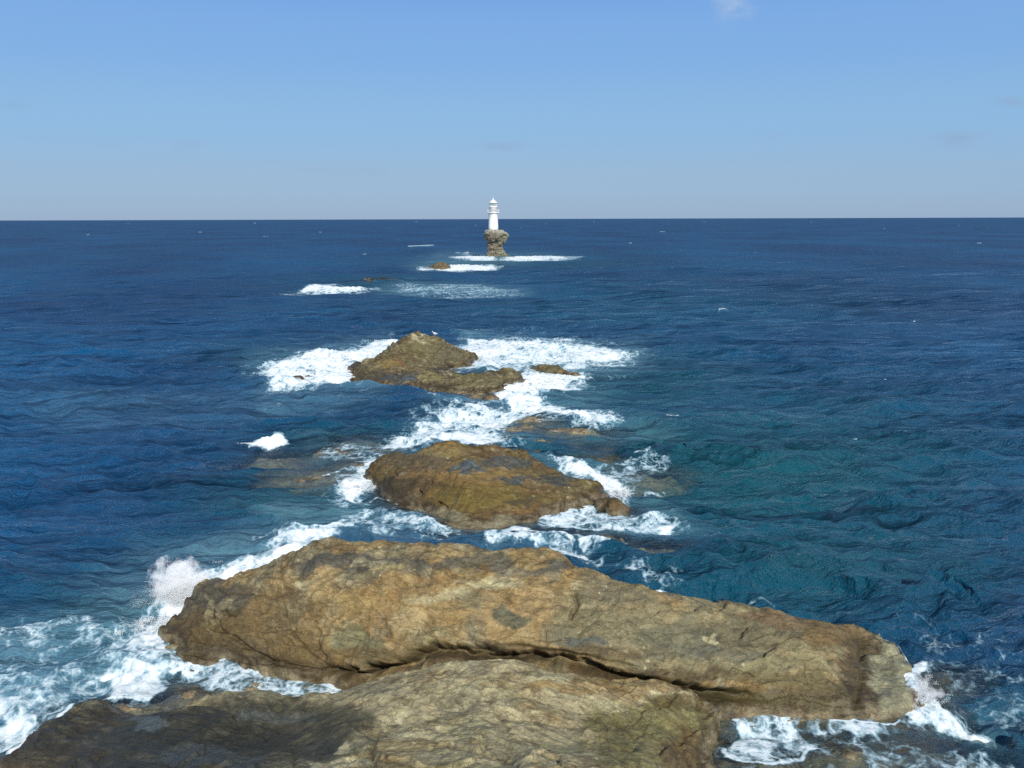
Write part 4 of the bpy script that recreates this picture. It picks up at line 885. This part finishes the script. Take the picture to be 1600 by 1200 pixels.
    Z[ch] += (fbm(S[ch]*1.6+7, 4, .6)*.10+.05)*np.clip(foam[ch]-.3, 0, 1)*np.clip(r_[ch]/35, .5, 2.2)*(.5+.5*dmp[ch])
    V = np.stack([X+DX, Y+DY, Z], 1)
    depth = Z-H
    el = CH/np.hypot(r_, CH)
    opac = 1-np.exp(-np.clip(depth, 0, 5)*.28/np.maximum(el, .16))
    opac = np.clip(.05+opac, 0, 1); opac = np.maximum(opac, sst(.40, 1.3, depth)); opac = np.where(H < -1.35, 1, opac)
    rim = np.exp(-np.clip(depth, 0, 9)/.10)*(depth > -.15)*np.clip(.42+.6*fbm(S*.9+3, 3), 0, 1)*.75
    rim = np.where(H > -2, rim, 0)
    foam = np.where(foam > .62, .62+(foam-.62)*.52, foam)
    foam = np.maximum(foam, rim); foam = np.maximum(foam, milk*.18)
    # crests of the open sea turn white now and then
    idx = np.arange(n).reshape(len(r), len(th))
    Fq = np.stack([idx[:-1, :-1], idx[:-1, 1:], idx[1:, 1:], idx[1:, :-1]], -1).reshape(-1, 4)
    WM = water_material()
    o = mesh_np('sea', V, Fq[:, ::-1], WM)
    vcol(o, 'water', np.stack([np.clip(foam, 0, 1.1), milk, teal], 1)); vflt(o, 'opacity', opac)
    tag(o, 'deep blue choppy sea with white foam around the rocks', 'sea', kind='structure')
    return o
sea()
# dark sea floor far below the surface
fl_m = simple_mat('sea_floor', (.03, .05, .06), .9)
poly_mesh('seabed', [(-90000, -90000, -6), (90000, -90000, -6), (90000, 90000, -6), (-90000, 90000, -6)], [(0, 1, 2, 3)], fl_m)['kind'] = 'structure'

# ---------------------------------------------------------------- flying spray
def spray_mat():
    m, n, l = node_mat('spray_white'); n.clear(); o = n.new('ShaderNodeOutputMaterial')
    d = n.new('ShaderNodeBsdfDiffuse'); t = n.new('ShaderNodeBsdfTranslucent'); x = n.new('ShaderNodeMixShader'); x.inputs[0].default_value = .12
    g = n.new('ShaderNodeNewGeometry'); z = n.new('ShaderNodeTexNoise'); z.inputs['Scale'].default_value = 3; l.new(g.outputs['Position'], z.inputs['Vector'])
    r = n.new('ShaderNodeMixRGB'); l.new(z.outputs[0], r.inputs[0]); r.inputs[1].default_value = (.86, .93, .97, 1); r.inputs[2].default_value = (.92, .96, .98, 1)
    for q in (d, t): l.new(r.outputs[0], q.inputs['Color'])
    v1 = n.new('ShaderNodeVectorMath'); v1.operation = 'SCALE'; v1.inputs['Scale'].default_value = .35; l.new(g.outputs['Normal'], v1.inputs[0])
    v2 = n.new('ShaderNodeVectorMath'); v2.operation = 'ADD'; v2.inputs[1].default_value = (.05, -.4, .5); l.new(v1.outputs[0], v2.inputs[0])
    v3 = n.new('ShaderNodeVectorMath'); v3.operation = 'NORMALIZE'; l.new(v2.outputs[0], v3.inputs[0]); l.new(v3.outputs[0], d.inputs['Normal'])
    l.new(d.outputs[0], x.inputs[1]); l.new(t.outputs[0], x.inputs[2]); l.new(x.outputs[0], o.inputs[0]); return m
SPM = spray_mat()
def spray(label, sites, seed):
    rg = np.random.default_rng(seed); Pc = []; Rd = []
    for (px, py, num, sx, sy, hgt, lean, size, pw) in sites:
        b = Wp(px, py, 0.); nj = max(14, num//260); tau = math.sqrt(2*hgt/9.8)
        jo = rg.normal(size=(nj, 3))*np.array([sx*.8, sy*.8, 0])
        jv = rg.normal(size=(nj, 3))*np.array([sx*.75, sy*.6, 0])/tau; jv[:, 0] += lean/tau+jo[:, 0]*.6/tau
        jv[:, 2] = (hgt/tau+.5*9.8*tau)*rg.uniform(.45, 1.0, nj)*np.exp(-(jo[:, 0]/(1.5*sx))**2)
        ji = rg.integers(0, nj, num); sfac = rg.uniform(.30, 1., num)**.8; tt = tau*rg.uniform(.75, 1.05, num)
        q = jo[ji]+jv[ji]*sfac[:, None]*tt[:, None]; q[:, 2] -= .5*9.8*tt*tt
        q += rg.normal(size=(num, 3))*(.02+.05*sfac[:, None]*min(1, hgt))
        ok = q[:, 2] > 0; low = ~ok
        q[low] = (jo[ji]+rg.normal(size=(num, 3))*np.array([sx*.25, sy*.25, 0]))[low]; q[low, 2] = np.abs(rg.normal(size=low.sum()))*hgt*.12
        Pc.append(b+q); Rd.append(size*rg.uniform(.3, 1., num)**1.6*1.5)
    Pc = np.concatenate(Pc); Rd = np.concatenate(Rd); m = len(Pc)
    tet = np.array([(1, 1, 1), (1, -1, -1), (-1, 1, -1), (-1, -1, 1)], float)/1.732
    rot = rg.normal(size=(m, 3, 3)); Qm = np.linalg.qr(rot)[0]
    V = Pc[:, None, :]+np.einsum('kj,mij->mki', tet, Qm)*Rd[:, None, None]
    base = np.arange(m)[:, None]*4
    F = np.stack([base+np.array([0, 1, 2]), base+np.array([0, 3, 1]), base+np.array([0, 2, 3]), base+np.array([1, 3, 2])], 1).reshape(-1, 3)
    o = mesh_np('spray', V.reshape(-1, 3), F, SPM, smooth=True); tag(o, label, 'spray', kind='stuff')
spray('plume of white spray thrown up off the left end of the whale-backed rock',
      [(282, 936, 90000, .42, .32, 1.2, -.2, .0055, 1.0), (330, 926, 16000, .6, .35, .45, -.1, .009, 1.3), (400, 900, 9000, .8, .4, .25, 0, .009, 1.5), (245, 975, 6000, .35, .45, .25, 0, .009, 1.4)], 1)
spray('white splash bursting against the right end of the whale-backed rock', [(1432, 1068, 6000, .26, .24, .22, .05, .006, 1.2), (1438, 1092, 2500, .3, .2, .14, .1, .007, 1.3)], 2)
spray('spray flying off the breaking crest right of centre', [(890, 657, 4000, .8, .2, .3, 0, .014, 1.2), (940, 662, 4000, .6, .2, .3, .1, .014, 1.2), (970, 773, 6000, .35, .4, .35, .1, .010, 1.2), (565, 760, 4000, .4, .5, .25, -.1, .010, 1.3)], 3)
spray('spray on the steep little whitecap at the left', [(428, 691, 3500, .25, .12, .18, .1, .012, 1.2), (405, 693, 2000, .4, .12, .08, 0, .012, 1.3)], 4)
spray('spray over the surf around the small rock island', [(450, 585, 5000, 1.6, 1., .4, 0, .02, 1.3), (595, 545, 3000, 1.2, 1., .4, 0, .02, 1.3), (800, 540, 6000, 3., 2., .4, 0, .022, 1.3), (830, 600, 4000, 1.0, .8, .3, 0, .018, 1.3)], 5)

# soft mist hanging in the thrown-up spray
sc.cycles.volume_bounces = 6
def mist(px, py, z, rx, ry, rz, dens, label):
    m = bpy.data.materials.new('spray_mist'); m.use_nodes = True; n = m.node_tree.nodes; l = m.node_tree.links; n.clear()
    o = n.new('ShaderNodeOutputMaterial'); v = n.new('ShaderNodeVolumePrincipled'); v.inputs['Color'].default_value = (.985, .995, 1., 1); v.inputs['Anisotropy'].default_value = -.25
    tcn = n.new('ShaderNodeTexCoord'); ln = n.new('ShaderNodeVectorMath'); ln.operation = 'LENGTH'; l.new(tcn.outputs['Object'], ln.inputs[0])
    nz = n.new('ShaderNodeTexNoise'); nz.inputs['Scale'].default_value = 1.9; nz.inputs['Detail'].default_value = 5; nz.inputs['Roughness'].default_value = .65; l.new(tcn.outputs['Object'], nz.inputs['Vector'])
    a = n.new('ShaderNodeMath'); a.operation = 'MULTIPLY_ADD'; l.new(nz.outputs[0], a.inputs[0]); a.inputs[1].default_value = 3.4; a.inputs[2].default_value = -1.62
    b = n.new('ShaderNodeMath'); b.operation = 'SUBTRACT'; l.new(a.outputs[0], b.inputs[0]); l.new(ln.outputs['Value'], b.inputs[1])
    c = n.new('ShaderNodeMath'); c.operation = 'ADD'; l.new(b.outputs[0], c.inputs[0]); c.inputs[1].default_value = .75
    r = n.new('ShaderNodeMapRange'); r.inputs['From Min'].default_value = .05; r.inputs['From Max'].default_value = .6; r.inputs['To Max'].default_value = dens; l.new(c.outputs[0], r.inputs['Value'])
    l.new(r.outputs[0], v.inputs['Density']); l.new(v.outputs[0], o.inputs['Volume'])
    V = []; Fs = []; A, B = 24, 12
    for j in range(B+1):
        for i in range(A):
            t = math.pi*j/B; f = 2*math.pi*i/A; V.append((math.sin(t)*math.cos(f), math.sin(t)*math.sin(f), math.cos(t)))
    for j in range(B):
        for i in range(A):
            k = (i+1) % A; Fs.append((j*A+i, (j+1)*A+i, (j+1)*A+k, j*A+k))
    q = poly_mesh('spray_mist', V, Fs, m); q.location = tuple(Wp(px, py, 0)+np.array([0, 0, z])); q.scale = (rx, ry, rz)
    tag(q, label, 'spray', kind='stuff')
mist(280, 934, .5, 1.05, .65, 1.05, 9., 'soft white mist in the spray plume at the left end of the whale-backed rock')
mist(1440, 1082, .0, .6, .45, .22, 5., 'soft white mist in the splash at the right end of the whale-backed rock')
